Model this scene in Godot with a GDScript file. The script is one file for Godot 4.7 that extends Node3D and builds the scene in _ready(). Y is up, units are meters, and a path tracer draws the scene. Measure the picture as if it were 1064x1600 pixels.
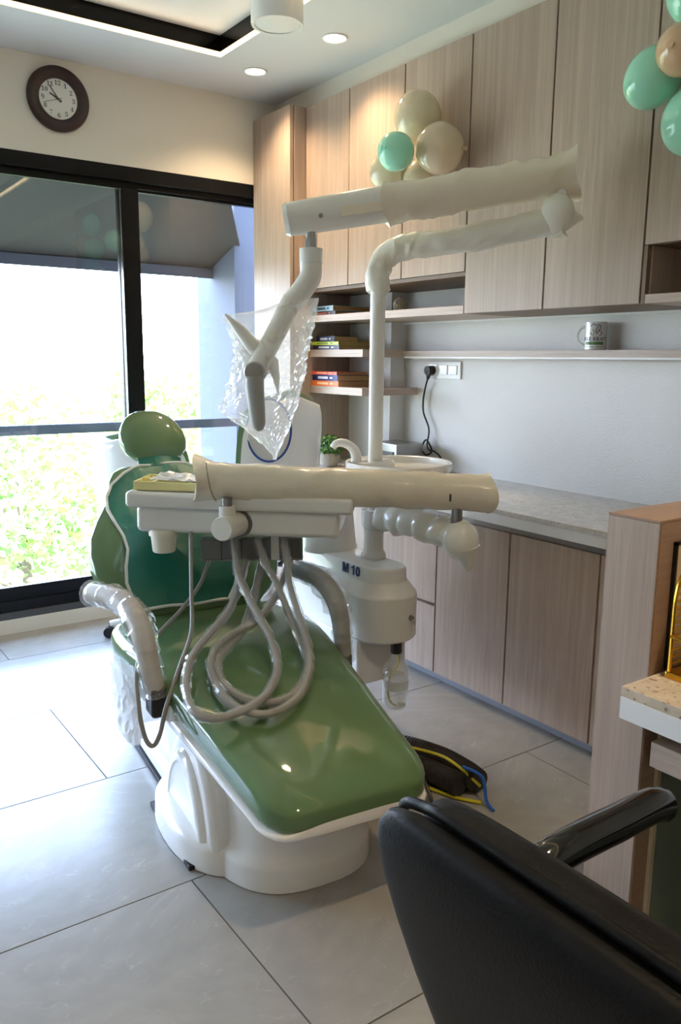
extends Node3D
# A small dental surgery: green chair with its delivery unit, light wood cabinets along one wall, a wide window at the end.
# Axes: x towards the cabinet wall, z away from the window, y up, metres.

var mats := {}
var used := {}
var origin := {}

# ------------------------------------------------------------------ shape builder
class Shape:
	var v := PackedVector3Array()

	func orient(from: int) -> void:
		var c := Vector3.ZERO
		for i in range(from, v.size()):
			c += v[i]
		c /= maxf(1.0, float(v.size() - from))
		var s := 0.0
		for i in range(from, v.size(), 3):
			s += (v[i] - c).dot((v[i + 1] - c).cross(v[i + 2] - c))
		if s > 0.0:
			for i in range(from, v.size(), 3):
				var k := v[i + 1]
				v[i + 1] = v[i + 2]
				v[i + 2] = k

	func tri(a: Vector3, b: Vector3, c: Vector3) -> void:
		if a.is_equal_approx(b) or b.is_equal_approx(c) or a.is_equal_approx(c):
			return
		v.append(a)
		v.append(b)
		v.append(c)

	func quad(a: Vector3, b: Vector3, c: Vector3, d: Vector3) -> void:
		tri(a, b, c)
		tri(a, c, d)

	func fan(ring: PackedVector3Array) -> void:
		var c := Vector3.ZERO
		for p in ring:
			c += p
		c /= ring.size()
		for i in ring.size():
			tri(c, ring[i], ring[(i + 1) % ring.size()])

	func loft(rings: Array, cap0 := true, cap1 := true, loop := false, closed := true) -> void:
		var from := v.size()
		var n: int = rings[0].size()
		for k in (rings.size() if loop else rings.size() - 1):
			var a: PackedVector3Array = rings[k]
			var b: PackedVector3Array = rings[(k + 1) % rings.size()]
			for i in (n if closed else n - 1):
				var j := (i + 1) % n
				quad(a[i], a[j], b[j], b[i])
		if cap0 and not loop:
			var f: PackedVector3Array = rings[0].duplicate()
			f.reverse()
			fan(f)
		if cap1 and not loop:
			fan(rings[-1])
		orient(from)

	func tube(path: Array, radius, sides := 10, caps := true, loop := false) -> void:
		var rings := []
		var up := Vector3.UP
		var n := path.size()
		for k in n:
			var p: Vector3 = path[k]
			var before: Vector3 = path[k - 1] if (k > 0 or loop) else p
			var after: Vector3 = path[(k + 1) % n] if (k < n - 1 or loop) else p
			var t := (after - before).normalized()
			if k == 0 and absf(t.dot(up)) > 0.9:
				up = Vector3.RIGHT
			var side := t.cross(up).normalized()
			up = side.cross(t).normalized()
			var r: float = radius[k] if radius is Array or radius is PackedFloat32Array else radius
			var ring := PackedVector3Array()
			for i in sides:
				var a := TAU * i / sides
				ring.append(p + (side * cos(a) + up * sin(a)) * r)
			rings.append(ring)
		loft(rings, caps, caps, loop)

	func lathe(profile: Array, segments := 24, xf := Transform3D()) -> void:
		var rings := []
		for q in profile:
			var ring := PackedVector3Array()
			for i in segments:
				var a := TAU * i / segments
				ring.append(xf * Vector3(q[0] * cos(a), q[1], q[0] * sin(a)))
			rings.append(ring)
		loft(rings)

	func box(c: Vector3, size: Vector3, basis := Basis(), bevel := 0.0) -> void:
		var from := v.size()
		var h := size / 2.0
		if bevel <= 0.0:
			var p := []
			for i in 8:
				p.append(c + basis * Vector3(h.x if i & 1 else -h.x, h.y if i & 2 else -h.y, h.z if i & 4 else -h.z))
			for f in [[0, 1, 3, 2], [4, 6, 7, 5], [0, 4, 5, 1], [2, 3, 7, 6], [0, 2, 6, 4], [1, 5, 7, 3]]:
				quad(p[f[0]], p[f[1]], p[f[2]], p[f[3]])
			orient(from)
		else:
			rbox(c, size, minf(bevel, minf(h.x, minf(h.y, h.z)) * 0.99), 1, basis)

	func rbox(c: Vector3, size: Vector3, r: float, steps := 3, basis := Basis()) -> void:
		var from := v.size()
		var h := size / 2.0
		var axes := [[0, 1, 2], [1, 2, 0], [2, 0, 1]]
		for ax in axes:
			for s in [-1.0, 1.0]:
				var us := line(h[ax[0]], r, steps)
				var ws := line(h[ax[1]], r, steps)
				var g := []
				for u in us:
					var row := PackedVector3Array()
					for w in ws:
						var p := Vector3.ZERO
						p[ax[0]] = u
						p[ax[1]] = w
						p[ax[2]] = s * h[ax[2]]
						var q := Vector3(clampf(p.x, -h.x + r, h.x - r), clampf(p.y, -h.y + r, h.y - r), clampf(p.z, -h.z + r, h.z - r))
						var d := p - q
						row.append(c + basis * (q + d.normalized() * r))
					g.append(row)
				for i in g.size() - 1:
					for j in ws.size() - 1:
						if s > 0:
							quad(g[i][j], g[i][j + 1], g[i + 1][j + 1], g[i + 1][j])
						else:
							quad(g[i][j], g[i + 1][j], g[i + 1][j + 1], g[i][j + 1])
		orient(from)

	func line(h: float, r: float, steps: int) -> Array:
		var a := []
		for i in steps + 1:
			a.append(-h + r - r * tan((1.0 - float(i) / steps) * PI / 4.0))
		var b := []
		for x in a:
			b.push_front(-x)
		if absf(a[-1] - b[0]) < 1e-5:
			b.remove_at(0)
		return a + b

	func ball(c: Vector3, radii: Vector3, basis := Basis(), rows := 14, cols := 22) -> void:
		var rings := []
		for k in rows + 1:
			var a := PI * (float(k) / rows - 0.5)
			a = clampf(a, -PI / 2 + 0.02, PI / 2 - 0.02)
			var ring := PackedVector3Array()
			for i in cols:
				var b := TAU * i / cols
				ring.append(c + basis * (Vector3(cos(a) * cos(b), sin(a), cos(a) * sin(b)) * radii))
			rings.append(ring)
		loft(rings)

	# a flat outline (in x and y) given depth along z, placed by xf
	func slab(outline: PackedVector2Array, depth: float, xf := Transform3D()) -> void:
		var from := v.size()
		var idx := Geometry2D.triangulate_polygon(outline)
		for i in range(0, idx.size(), 3):
			var a := outline[idx[i]]
			var b := outline[idx[i + 1]]
			var c := outline[idx[i + 2]]
			if (b - a).cross(c - a) < 0:
				var k := b
				b = c
				c = k
			tri(xf * Vector3(a.x, a.y, 0), xf * Vector3(c.x, c.y, 0), xf * Vector3(b.x, b.y, 0))
			tri(xf * Vector3(a.x, a.y, depth), xf * Vector3(b.x, b.y, depth), xf * Vector3(c.x, c.y, depth))
		var n := outline.size()
		var ccw := not Geometry2D.is_polygon_clockwise(outline)
		for i in n:
			var a := outline[i]
			var b := outline[(i + 1) % n]
			if not ccw:
				var k := a
				a = b
				b = k
			quad(xf * Vector3(a.x, a.y, 0), xf * Vector3(b.x, b.y, 0), xf * Vector3(b.x, b.y, depth), xf * Vector3(a.x, a.y, depth))
		orient(from)

	func append_mesh(m: Mesh, f: Callable) -> void:
		var faces := m.get_faces()
		for i in range(0, faces.size(), 3):
			tri(f.call(faces[i]), f.call(faces[i + 1]), f.call(faces[i + 2]))

	func move(xf: Transform3D) -> void:
		for i in v.size():
			v[i] = xf * v[i]

	func mesh(angle := 42.0) -> ArrayMesh:
		var limit := cos(deg_to_rad(angle))
		var n := v.size()
		var fn := PackedVector3Array()
		fn.resize(n / 3)
		var at := {}
		var keys := PackedInt32Array()
		keys.resize(n)
		var lists := []
		for t in n / 3:
			fn[t] = (v[t * 3] - v[t * 3 + 2]).cross(v[t * 3] - v[t * 3 + 1])
			for k in 3:
				var key := Vector3i((v[t * 3 + k] * 20000.0).round())
				var id: int = at.get(key, -1)
				if id < 0:
					id = lists.size()
					at[key] = id
					lists.append(PackedInt32Array())
				lists[id].append(t)
				keys[t * 3 + k] = id
		var st := SurfaceTool.new()
		st.begin(Mesh.PRIMITIVE_TRIANGLES)
		for i in n:
			var own := fn[i / 3].normalized()
			var sum := Vector3.ZERO
			for t in lists[keys[i]]:
				var other := fn[t]
				if other.normalized().dot(own) >= limit:
					sum += other
			if sum.length_squared() < 1e-20:
				sum = own
			st.set_normal(sum.normalized())
			st.add_vertex(v[i])
		st.index()
		return st.commit()

# ------------------------------------------------------------------ scene helpers
func numbered(n: String) -> String:
	used[n] = used.get(n, -1) + 1
	return n if used[n] == 0 else "%s_%03d" % [n, used[n]]

func tag(o: Node3D, label: String, category: String, group := "", kind := "") -> void:
	if label: o.set_meta("label", label)
	if category: o.set_meta("category", category)
	if group: o.set_meta("group", group)
	if kind: o.set_meta("kind", kind)

# a thing whose parts are built in world coordinates and hung under a node at its base
func thing(called: String, label: String, category: String, at: Vector3, group := "", kind := "") -> Node3D:
	var o := Node3D.new()
	o.name = numbered(called)
	add_child(o)
	o.position = at
	origin[o] = at
	tag(o, label, category, group, kind)
	return o

func part(called: String, s: Variant, m: Material, parent: Node3D, angle := 42.0, label := "") -> MeshInstance3D:
	var o := MeshInstance3D.new()
	o.name = called
	o.mesh = s if s is Mesh else s.mesh(angle)
	o.material_override = m
	if origin.has(parent):
		o.position = -origin[parent]
	parent.add_child(o, true)
	if label: o.set_meta("label", label)
	return o

func whole(called: String, s: Variant, m: Material, at: Vector3, label: String, category: String, group := "", kind := "", angle := 42.0) -> MeshInstance3D:
	var o := MeshInstance3D.new()
	o.name = numbered(called)
	if s is Shape:
		s.move(Transform3D(Basis(), -at))
		o.mesh = s.mesh(angle)
	else:
		o.mesh = s
	o.material_override = m
	add_child(o)
	o.position = at
	tag(o, label, category, group, kind)
	return o

func structure(called: String, s: Shape, m: Material, label := "", parent: Node3D = null) -> MeshInstance3D:
	var o := MeshInstance3D.new()
	o.name = called if parent else numbered(called)
	o.mesh = s.mesh()
	o.material_override = m
	if parent:
		parent.add_child(o, true)
	else:
		add_child(o)
		o.set_meta("kind", "structure")
		if label: o.set_meta("label", label)
	return o

func bx(x0: float, x1: float, y0: float, y1: float, z0: float, z1: float, bevel := 0.0) -> Shape:
	var s := Shape.new()
	s.box(Vector3(x0 + x1, y0 + y1, z0 + z1) / 2.0, Vector3(absf(x1 - x0), absf(y1 - y0), absf(z1 - z0)), Basis(), bevel)
	return s

func pts(list: Array) -> Array:
	var out := []
	for a in list:
		out.append(Vector3(a[0], a[1], a[2]))
	return out

# a smooth curve through the points
func spline(p: Array, steps := 6, loop := false) -> Array:
	var out := []
	var n := p.size()
	for i in (n if loop else n - 1):
		var a: Vector3 = p[posmod(i - 1, n)] if (loop or i > 0) else p[0]
		var b: Vector3 = p[i]
		var c: Vector3 = p[(i + 1) % n]
		var d: Vector3 = p[(i + 2) % n] if (loop or i + 2 < n) else p[n - 1]
		for k in steps:
			out.append(b.cubic_interpolate(c, a, d, float(k) / steps))
	if not loop:
		out.append(p[n - 1])
	return out

func super_ring(c: Vector3, u: Vector3, w: Vector3, a: float, b: float, power := 2.0, n := 28) -> PackedVector3Array:
	var ring := PackedVector3Array()
	for i in n:
		var t := TAU * i / n
		var x := signf(cos(t)) * pow(absf(cos(t)), 2.0 / power)
		var y := signf(sin(t)) * pow(absf(sin(t)), 2.0 / power)
		ring.append(c + u * (x * a) + w * (y * b))
	return ring

func key(table: Array, t: float, column: int) -> float:
	if t <= table[0][0]:
		return table[0][column]
	for i in table.size() - 1:
		if t <= table[i + 1][0]:
			var f: float = (t - table[i][0]) / (table[i + 1][0] - table[i][0])
			f = f * f * (3.0 - 2.0 * f) * 0.5 + f * 0.5
			return lerpf(table[i][column], table[i + 1][column], f)
	return table[-1][column]

# ------------------------------------------------------------------ materials
func mat(called: String, c: Color, rough := 0.5, metal := 0.0, more := {}) -> StandardMaterial3D:
	var m := StandardMaterial3D.new()
	m.resource_name = called
	m.albedo_color = c
	m.roughness = rough
	m.metallic = metal
	for k in more:
		m.set(k, more[k])
	mats[called] = m
	return m

func c8(r: float, g: float, b: float, a := 1.0) -> Color:
	return Color(r / 255.0, g / 255.0, b / 255.0, a)

func noise(frequency: float, the_seed: int, octaves := 3) -> FastNoiseLite:
	var n := FastNoiseLite.new()
	n.seed = the_seed
	n.noise_type = FastNoiseLite.TYPE_SIMPLEX_SMOOTH
	n.frequency = frequency
	n.fractal_octaves = octaves
	return n

# a repeating picture of wood grain running up (or along) the texture
func wood_image(size: int, the_seed: int, dark: Color, light: Color, along := false) -> ImageTexture:
	var im := Image.create(size, size, false, Image.FORMAT_RGB8)
	var fine := noise(1.0, the_seed, 3)
	var broad := noise(1.0, the_seed + 7, 2)
	var pore := noise(1.0, the_seed + 13, 2)
	for y in size:
		for x in size:
			var a := TAU * x / size
			var b := TAU * y / size
			# a torus keeps the picture seamless
			var f := fine.get_noise_3d(cos(a) * 26.0, sin(a) * 26.0, cos(b) * 0.7 + sin(b) * 0.4)
			var g := broad.get_noise_3d(cos(a) * 3.5, sin(a) * 3.5, cos(b) * 0.6 + sin(b) * 0.5)
			var h := pore.get_noise_3d(cos(a) * 70.0, sin(a) * 70.0, cos(b) * 3.0 + sin(b) * 2.0)
			var t := clampf(0.5 + f * 0.42 + g * 0.30 + h * 0.22, 0.0, 1.0)
			var col := dark.lerp(light, t)
			if along:
				im.set_pixel(y, x, col)
			else:
				im.set_pixel(x, y, col)
	return ImageTexture.create_from_image(im)

func speckle_image(size: int, the_seed: int, base: Color, chips: Array, count: int, biggest: float) -> ImageTexture:
	var rng := RandomNumberGenerator.new()
	rng.seed = the_seed
	var im := Image.create(size, size, false, Image.FORMAT_RGB8)
	var cloud := noise(0.02, the_seed, 3)
	for y in size:
		for x in size:
			var k := 1.0 + cloud.get_noise_2d(x, y) * 0.06 + rng.randf_range(-0.025, 0.025)
			im.set_pixel(x, y, Color(base.r * k, base.g * k, base.b * k))
	for i in count:
		var c: Color = chips[rng.randi() % chips.size()]
		var r := biggest * pow(rng.randf(), 2.5) + 0.7
		var cx := rng.randi() % size
		var cy := rng.randi() % size
		var sx := rng.randf_range(0.6, 1.6)
		var turn := rng.randf() * PI
		for dy in range(-int(r * 1.7) - 1, int(r * 1.7) + 2):
			for dx in range(-int(r * 1.7) - 1, int(r * 1.7) + 2):
				var q := Vector2(dx, dy).rotated(turn)
				if q.x * q.x / (sx * sx) + q.y * q.y * sx * sx < r * r * rng.randf_range(0.7, 1.1):
					im.set_pixel(posmod(cx + dx, size), posmod(cy + dy, size), c)
	return ImageTexture.create_from_image(im)

func tile_image(size: int, the_seed: int) -> ImageTexture:
	var im := Image.create(size, size, false, Image.FORMAT_RGB8)
	var cloud := noise(1.0, the_seed, 4)
	var vein := noise(1.0, the_seed + 3, 4)
	for y in size:
		for x in size:
			var a := TAU * x / size
			var b := TAU * y / size
			var p := Vector3(cos(a) * 1.3 + cos(b) * 0.9, sin(a) * 1.3 + 2.0 * sin(b), cos(b) * 1.6 - sin(a) * 0.4)
			var g := cloud.get_noise_3dv(p * 1.4) * 0.05
			var w := absf(vein.get_noise_3dv(p * 0.9 + Vector3(4, 1, 7)))
			var line := pow(maxf(0.0, 1.0 - w * 22.0), 2.0) * clampf(0.3 + cloud.get_noise_3dv(p * 2.0 + Vector3(9, 0, 0)) * 2.0, 0.0, 1.0)
			var k := 1.0 + g + line * 0.10
			im.set_pixel(x, y, Color(0.625 * k, 0.614 * k, 0.595 * k))
	return ImageTexture.create_from_image(im)

func grain_map(size: int, frequency: float, the_seed: int) -> NoiseTexture2D:
	var t := NoiseTexture2D.new()
	t.width = size
	t.height = size
	t.seamless = true
	t.noise = noise(frequency, the_seed, 3)
	return t

func make_materials() -> void:
	var tri := {"uv1_triplanar": true, "uv1_world_triplanar": true, "uv1_triplanar_sharpness": 6.0}
	var up_grain := wood_image(512, 11, c8(157, 137, 122), c8(188, 168, 153))
	var cross_grain := wood_image(512, 23, c8(165, 145, 130), c8(197, 177, 162), true)
	mat("wood", Color.WHITE, 0.42, 0.0, tri.merged({"albedo_texture": up_grain, "uv1_scale": Vector3(1.6, 0.6, 1.6)}))
	mat("wood_along", Color.WHITE, 0.42, 0.0, tri.merged({"albedo_texture": cross_grain, "uv1_scale": Vector3(1.0, 2.2, 1.0)}))
	mat("wood_warm", c8(222, 206, 190), 0.4, 0.0, tri.merged({"albedo_texture": cross_grain, "uv1_scale": Vector3(1.0, 2.2, 1.0)}))
	mat("wood_edge", c8(120, 96, 76), 0.5)
	mat("gap_dark", c8(52, 40, 32), 0.7)
	var plaster := grain_map(512, 0.09, 5)
	mat("paint", c8(226, 224, 221), 0.75, 0.0, tri.merged({"heightmap_enabled": true, "heightmap_texture": plaster, "heightmap_scale": 0.10, "uv1_scale": Vector3(2.2, 2.2, 2.2)}))
	mat("paint_cream", c8(229, 223, 210), 0.8)
	mat("ceiling_paint", c8(223, 223, 222), 0.85)
	mat("black_gloss", c8(7, 7, 8), 0.12, 0.0, {"metallic_specular": 0.3})
	mat("frame_black", c8(14, 16, 20), 0.35, 0.0, {"metallic_specular": 0.3})
	mat("frame_edge", c8(60, 66, 76), 0.35)
	mat("glass", Color(1, 1, 1, 0.002), 0.0, 0.0, {"transparency": BaseMaterial3D.TRANSPARENCY_ALPHA})
	for i in 3:
		mat("tile%d" % i, [c8(255, 255, 255), c8(251, 250, 249), c8(247, 247, 247)][i], 0.22, 0.0, tri.merged({"albedo_texture": tile_image(512, 40 + i), "uv1_scale": Vector3(0.85, 0.85, 0.85), "uv1_offset": Vector3(0.3 * i, 0, 0.4 * i)}))
	mat("grout", c8(88, 84, 82), 0.9)
	mat("granite", Color.WHITE, 0.22, 0.0, tri.merged({"albedo_texture": speckle_image(512, 3, c8(208, 203, 196), [c8(192, 186, 178), c8(220, 216, 210), c8(180, 172, 164), c8(200, 190, 180)], 4200, 2.6), "uv1_scale": Vector3(1.7, 1.7, 1.7)}))
	mat("granite_warm", Color.WHITE, 0.2, 0.0, tri.merged({"albedo_texture": speckle_image(512, 8, c8(203, 188, 166), [c8(172, 152, 126), c8(222, 210, 190), c8(150, 128, 106), c8(184, 174, 160), c8(176, 160, 138)], 2200, 6.0), "uv1_scale": Vector3(2.4, 2.4, 2.4)}))
	mat("white_lacquer", c8(232, 231, 229), 0.35)
	mat("metal_rail", c8(138, 130, 126), 0.4, 0.3)
	mat("plinth_grey", c8(140, 142, 148), 0.5)
	mat("white_plastic", c8(236, 235, 231), 0.22, 0.0, {"clearcoat_enabled": true, "clearcoat": 0.4, "clearcoat_roughness": 0.08})
	mat("white_tube", c8(236, 233, 226), 0.3)
	mat("white_matte", c8(229, 228, 226), 0.5)
	mat("vinyl_green", c8(92, 121, 82), 0.3, 0.0, {"metallic_specular": 0.15, "clearcoat_enabled": true, "clearcoat": 1.0, "clearcoat_roughness": 0.03})
	mat("cover_teal", c8(24, 112, 96), 0.45, 0.0, {"heightmap_enabled": true, "heightmap_texture": grain_map(256, 0.02, 77), "heightmap_scale": 0.22, "uv1_triplanar": true, "uv1_scale": Vector3(4, 4, 4)})
	mat("piping_white", c8(226, 226, 220), 0.6)
	mat("foam", c8(240, 229, 208), 0.4, 0.0, {"clearcoat_enabled": true, "clearcoat": 0.5, "clearcoat_roughness": 0.15, "heightmap_enabled": true, "heightmap_texture": grain_map(256, 0.05, 31), "heightmap_scale": 0.06, "uv1_triplanar": true, "uv1_scale": Vector3(5, 5, 5)})
	mat("foam_white", c8(238, 236, 226), 0.35, 0.0, {"clearcoat_enabled": true, "clearcoat": 0.5, "clearcoat_roughness": 0.12})
	mat("film", c8(248, 249, 250, 0.13), 0.10, 0.0, {"transparency": BaseMaterial3D.TRANSPARENCY_ALPHA, "backlight_enabled": true, "backlight": c8(112, 112, 112)})
	mat("film_thin", c8(240, 242, 244, 0.14), 0.10, 0.0, {"transparency": BaseMaterial3D.TRANSPARENCY_ALPHA})
	mat("film_milky", c8(240, 242, 244, 0.78), 0.2, 0.0, {"transparency": BaseMaterial3D.TRANSPARENCY_ALPHA, "backlight_enabled": true, "backlight": c8(180, 180, 180)})
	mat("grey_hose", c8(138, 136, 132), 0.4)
	mat("grey_plastic", c8(112, 112, 113), 0.4)
	mat("grey_light", c8(168, 167, 163), 0.4)
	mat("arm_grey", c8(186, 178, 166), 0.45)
	mat("pad_grey", c8(200, 194, 186), 0.5)
	mat("grey_dark", c8(70, 70, 72), 0.4)
	mat("chrome", c8(205, 205, 205), 0.15, 1.0)
	mat("steel", c8(150, 148, 144), 0.3, 1.0)
	mat("black_plastic", c8(20, 20, 21), 0.35)
	mat("rubber", c8(16, 16, 17), 0.6)
	mat("hose_black", c8(46, 44, 42), 0.5)
	mat("leather", c8(9, 9, 9), 0.5, 0.0, {"metallic_specular": 0.3, "heightmap_enabled": true, "heightmap_texture": grain_map(256, 0.12, 61), "heightmap_scale": 0.03, "uv1_triplanar": true, "uv1_scale": Vector3(6, 6, 6)})
	mat("arm_black", c8(8, 8, 8), 0.12, 0.0, {"clearcoat_enabled": true, "clearcoat": 0.8, "clearcoat_roughness": 0.06})
	mat("blue_trim", c8(28, 66, 138), 0.35)
	mat("print_blue", c8(28, 50, 118), 0.5)
	mat("print_navy", c8(38, 52, 96), 0.5)
	mat("print_green", c8(96, 140, 88), 0.5)
	mat("print_grey", c8(96, 96, 100), 0.5)
	mat("print_white", c8(232, 232, 236), 0.5)
	mat("yellow_tray", c8(243, 234, 168), 0.3)
	mat("cup_cream", c8(236, 230, 212), 0.35)
	mat("yellow_wire", c8(206, 190, 40), 0.4)
	mat("blue_wire", c8(30, 96, 190), 0.4)
	mat("bottle_clear", c8(235, 240, 236, 0.22), 0.02, 0.0, {"transparency": BaseMaterial3D.TRANSPARENCY_ALPHA})
	mat("water", c8(228, 232, 214, 0.22), 0.02, 0.0, {"transparency": BaseMaterial3D.TRANSPARENCY_ALPHA})
	mat("bottle_label", c8(206, 204, 184, 0.55), 0.2, 0.0, {"transparency": BaseMaterial3D.TRANSPARENCY_ALPHA})
	mat("balloon_cream", c8(226, 208, 176), 0.14, 0.0, {"clearcoat_enabled": true, "clearcoat": 0.6, "clearcoat_roughness": 0.04})
	mat("balloon_tan", c8(216, 196, 168), 0.14, 0.0, {"clearcoat_enabled": true, "clearcoat": 0.6, "clearcoat_roughness": 0.04})
	mat("balloon_peach", c8(222, 186, 148), 0.14, 0.0, {"clearcoat_enabled": true, "clearcoat": 0.6, "clearcoat_roughness": 0.04})
	mat("balloon_mint", c8(160, 230, 202), 0.14, 0.0, {"clearcoat_enabled": true, "clearcoat": 0.6, "clearcoat_roughness": 0.04})
	mat("balloon_knot", c8(96, 84, 70), 0.5)
	mat("clock_wood", c8(48, 24, 22), 0.28)
	mat("clock_face", c8(232, 230, 224), 0.5)
	mat("ink", c8(28, 26, 26), 0.5)
	mat("lattice", c8(188, 174, 152), 0.7)
	mat("terracotta_grey", c8(176, 170, 160), 0.7)
	mat("leaf_a", c8(46, 96, 36), 0.45)
	mat("leaf_b", c8(92, 142, 66), 0.45)
	mat("gold", c8(214, 160, 52), 0.25, 1.0)
	mat("cream_board", c8(206, 190, 158), 0.5)
	mat("sage_board", c8(120, 132, 116), 0.5)
	mat("bulb_glow", c8(255, 244, 222), 0.5, 0.0, {"emission_enabled": true, "emission": c8(255, 236, 205), "emission_energy_multiplier": 9.0})
	mat("led_glow", c8(255, 236, 200), 0.5, 0.0, {"emission_enabled": true, "emission": c8(255, 222, 172), "emission_energy_multiplier": 1.5})
	mat("canopy_dark", c8(22, 23, 25), 0.8)
	mat("facade_blue", c8(72, 80, 100), 0.7)
	mat("bark", c8(96, 82, 66), 0.9)
	mat("foliage_far", c8(104, 132, 66), 0.7, 0.0, {"backlight_enabled": true, "backlight": c8(90, 120, 50)})
	mat("foliage_dry", c8(140, 138, 74), 0.7, 0.0, {"backlight_enabled": true, "backlight": c8(110, 110, 50)})
	mat("ground_far", c8(112, 116, 100), 0.9)
	mat("city_wall", c8(214, 208, 200), 0.8)

# ------------------------------------------------------------------ everything
func _ready() -> void:
	look()
	make_materials()
	lights()
	room()
	window()
	outside()
	cabinets()
	desk()
	dental_chair()
	side_unit()
	operating_lamp()
	delivery()
	stools()
	office_chair()
	balloons()
	small_things()

func look() -> void:
	var cam := Camera3D.new()
	cam.name = "camera"
	add_child(cam)
	cam.position = Vector3(0, 1.27, 0)
	cam.basis = Basis(Vector3.UP, deg_to_rad(-35.249)) * Basis(Vector3.RIGHT, deg_to_rad(-10.558)) * Basis(Vector3.BACK, deg_to_rad(0.569))
	cam.fov = rad_to_deg(2.0 * atan(800.0 / 1275.23))
	cam.near = 0.02
	cam.current = true
	var e := Environment.new()
	e.background_mode = Environment.BG_SKY
	e.tonemap_mode = Environment.TONE_MAPPER_LINEAR
	e.tonemap_exposure = 1.28
	e.sdfgi_enabled = true
	e.ssao_enabled = true
	e.ssil_enabled = true
	var sky := Sky.new()
	var sm := ProceduralSkyMaterial.new()
	sm.sky_top_color = c8(178, 206, 248)
	sm.sky_horizon_color = c8(226, 238, 255)
	sm.ground_horizon_color = c8(150, 152, 148)
	sm.ground_bottom_color = c8(110, 112, 104)
	sm.energy_multiplier = 18.0
	sky.sky_material = sm
	e.sky = sky
	var we := WorldEnvironment.new()
	we.name = "surroundings"
	we.environment = e
	add_child(we)
	# the sun stands behind the building: it lights the trees outside, not the room
	var sun := DirectionalLight3D.new()
	sun.name = "sun"
	add_child(sun)
	sun.look_at_from_position(Vector3.ZERO, Vector3(-0.35, -0.95, -0.6))
	sun.light_energy = 16.0
	sun.light_angular_distance = 0.6
	sun.shadow_enabled = true
	sun.sky_mode = DirectionalLight3D.SKY_MODE_LIGHT_ONLY

const CEILING := 2.54
const TRAY := [-0.9, 1.757, -3.41, 1.2]   # recessed field of the ceiling: x0 x1 z0 z1

func lights() -> void:
	# recessed downlights: the two in view, and the others of the same ring over the rest of the room
	var spots := [[2.024, -2.937], [1.958, -3.467], [-1.4, 0.4], [0.4, 1.7], [1.1, -0.35]]
	for i in spots.size():
		var p := Vector3(spots[i][0], CEILING if i < 4 else 2.625, spots[i][1])
		var names := ["round recessed downlight beside the balloons, over the upper cabinets", "round recessed downlight nearest the tall cabinet and window", "round recessed downlight by the plain side wall", "round recessed downlight by the rear wall", "round recessed downlight in the raised field over the black chair"]
		var t := thing("ceiling_downlight", names[i], "downlight", p, "recessed ceiling downlights")
		var ring := Shape.new()
		ring.lathe([[0.043, -0.001], [0.053, -0.001], [0.054, -0.004], [0.05, -0.006], [0.044, -0.004], [0.043, -0.001]], 28, Transform3D(Basis(), p))
		part("rim", ring, mats.white_lacquer, t)
		var disc := Shape.new()
		disc.lathe([[0.002, -0.001], [0.043, -0.001], [0.043, -0.003], [0.002, -0.003]], 28, Transform3D(Basis(), p))
		part("lamp_disc", disc, mats.bulb_glow, t)
		var l := SpotLight3D.new()
		l.name = "downlight_beam"
		t.add_child(l, true)
		l.position = Vector3(0, -0.012, 0)
		l.rotation_degrees = Vector3(-90, 0, 0)
		l.spot_angle = 62.0 if i < 4 else 50.0
		l.spot_angle_attenuation = 0.8
		l.spot_range = 9.0
		l.spot_attenuation = 2.0
		l.light_color = c8(255, 222, 178)
		l.light_energy = 0.85 if i < 2 else 1.7
		l.light_size = 0.035
		l.shadow_enabled = true

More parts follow.
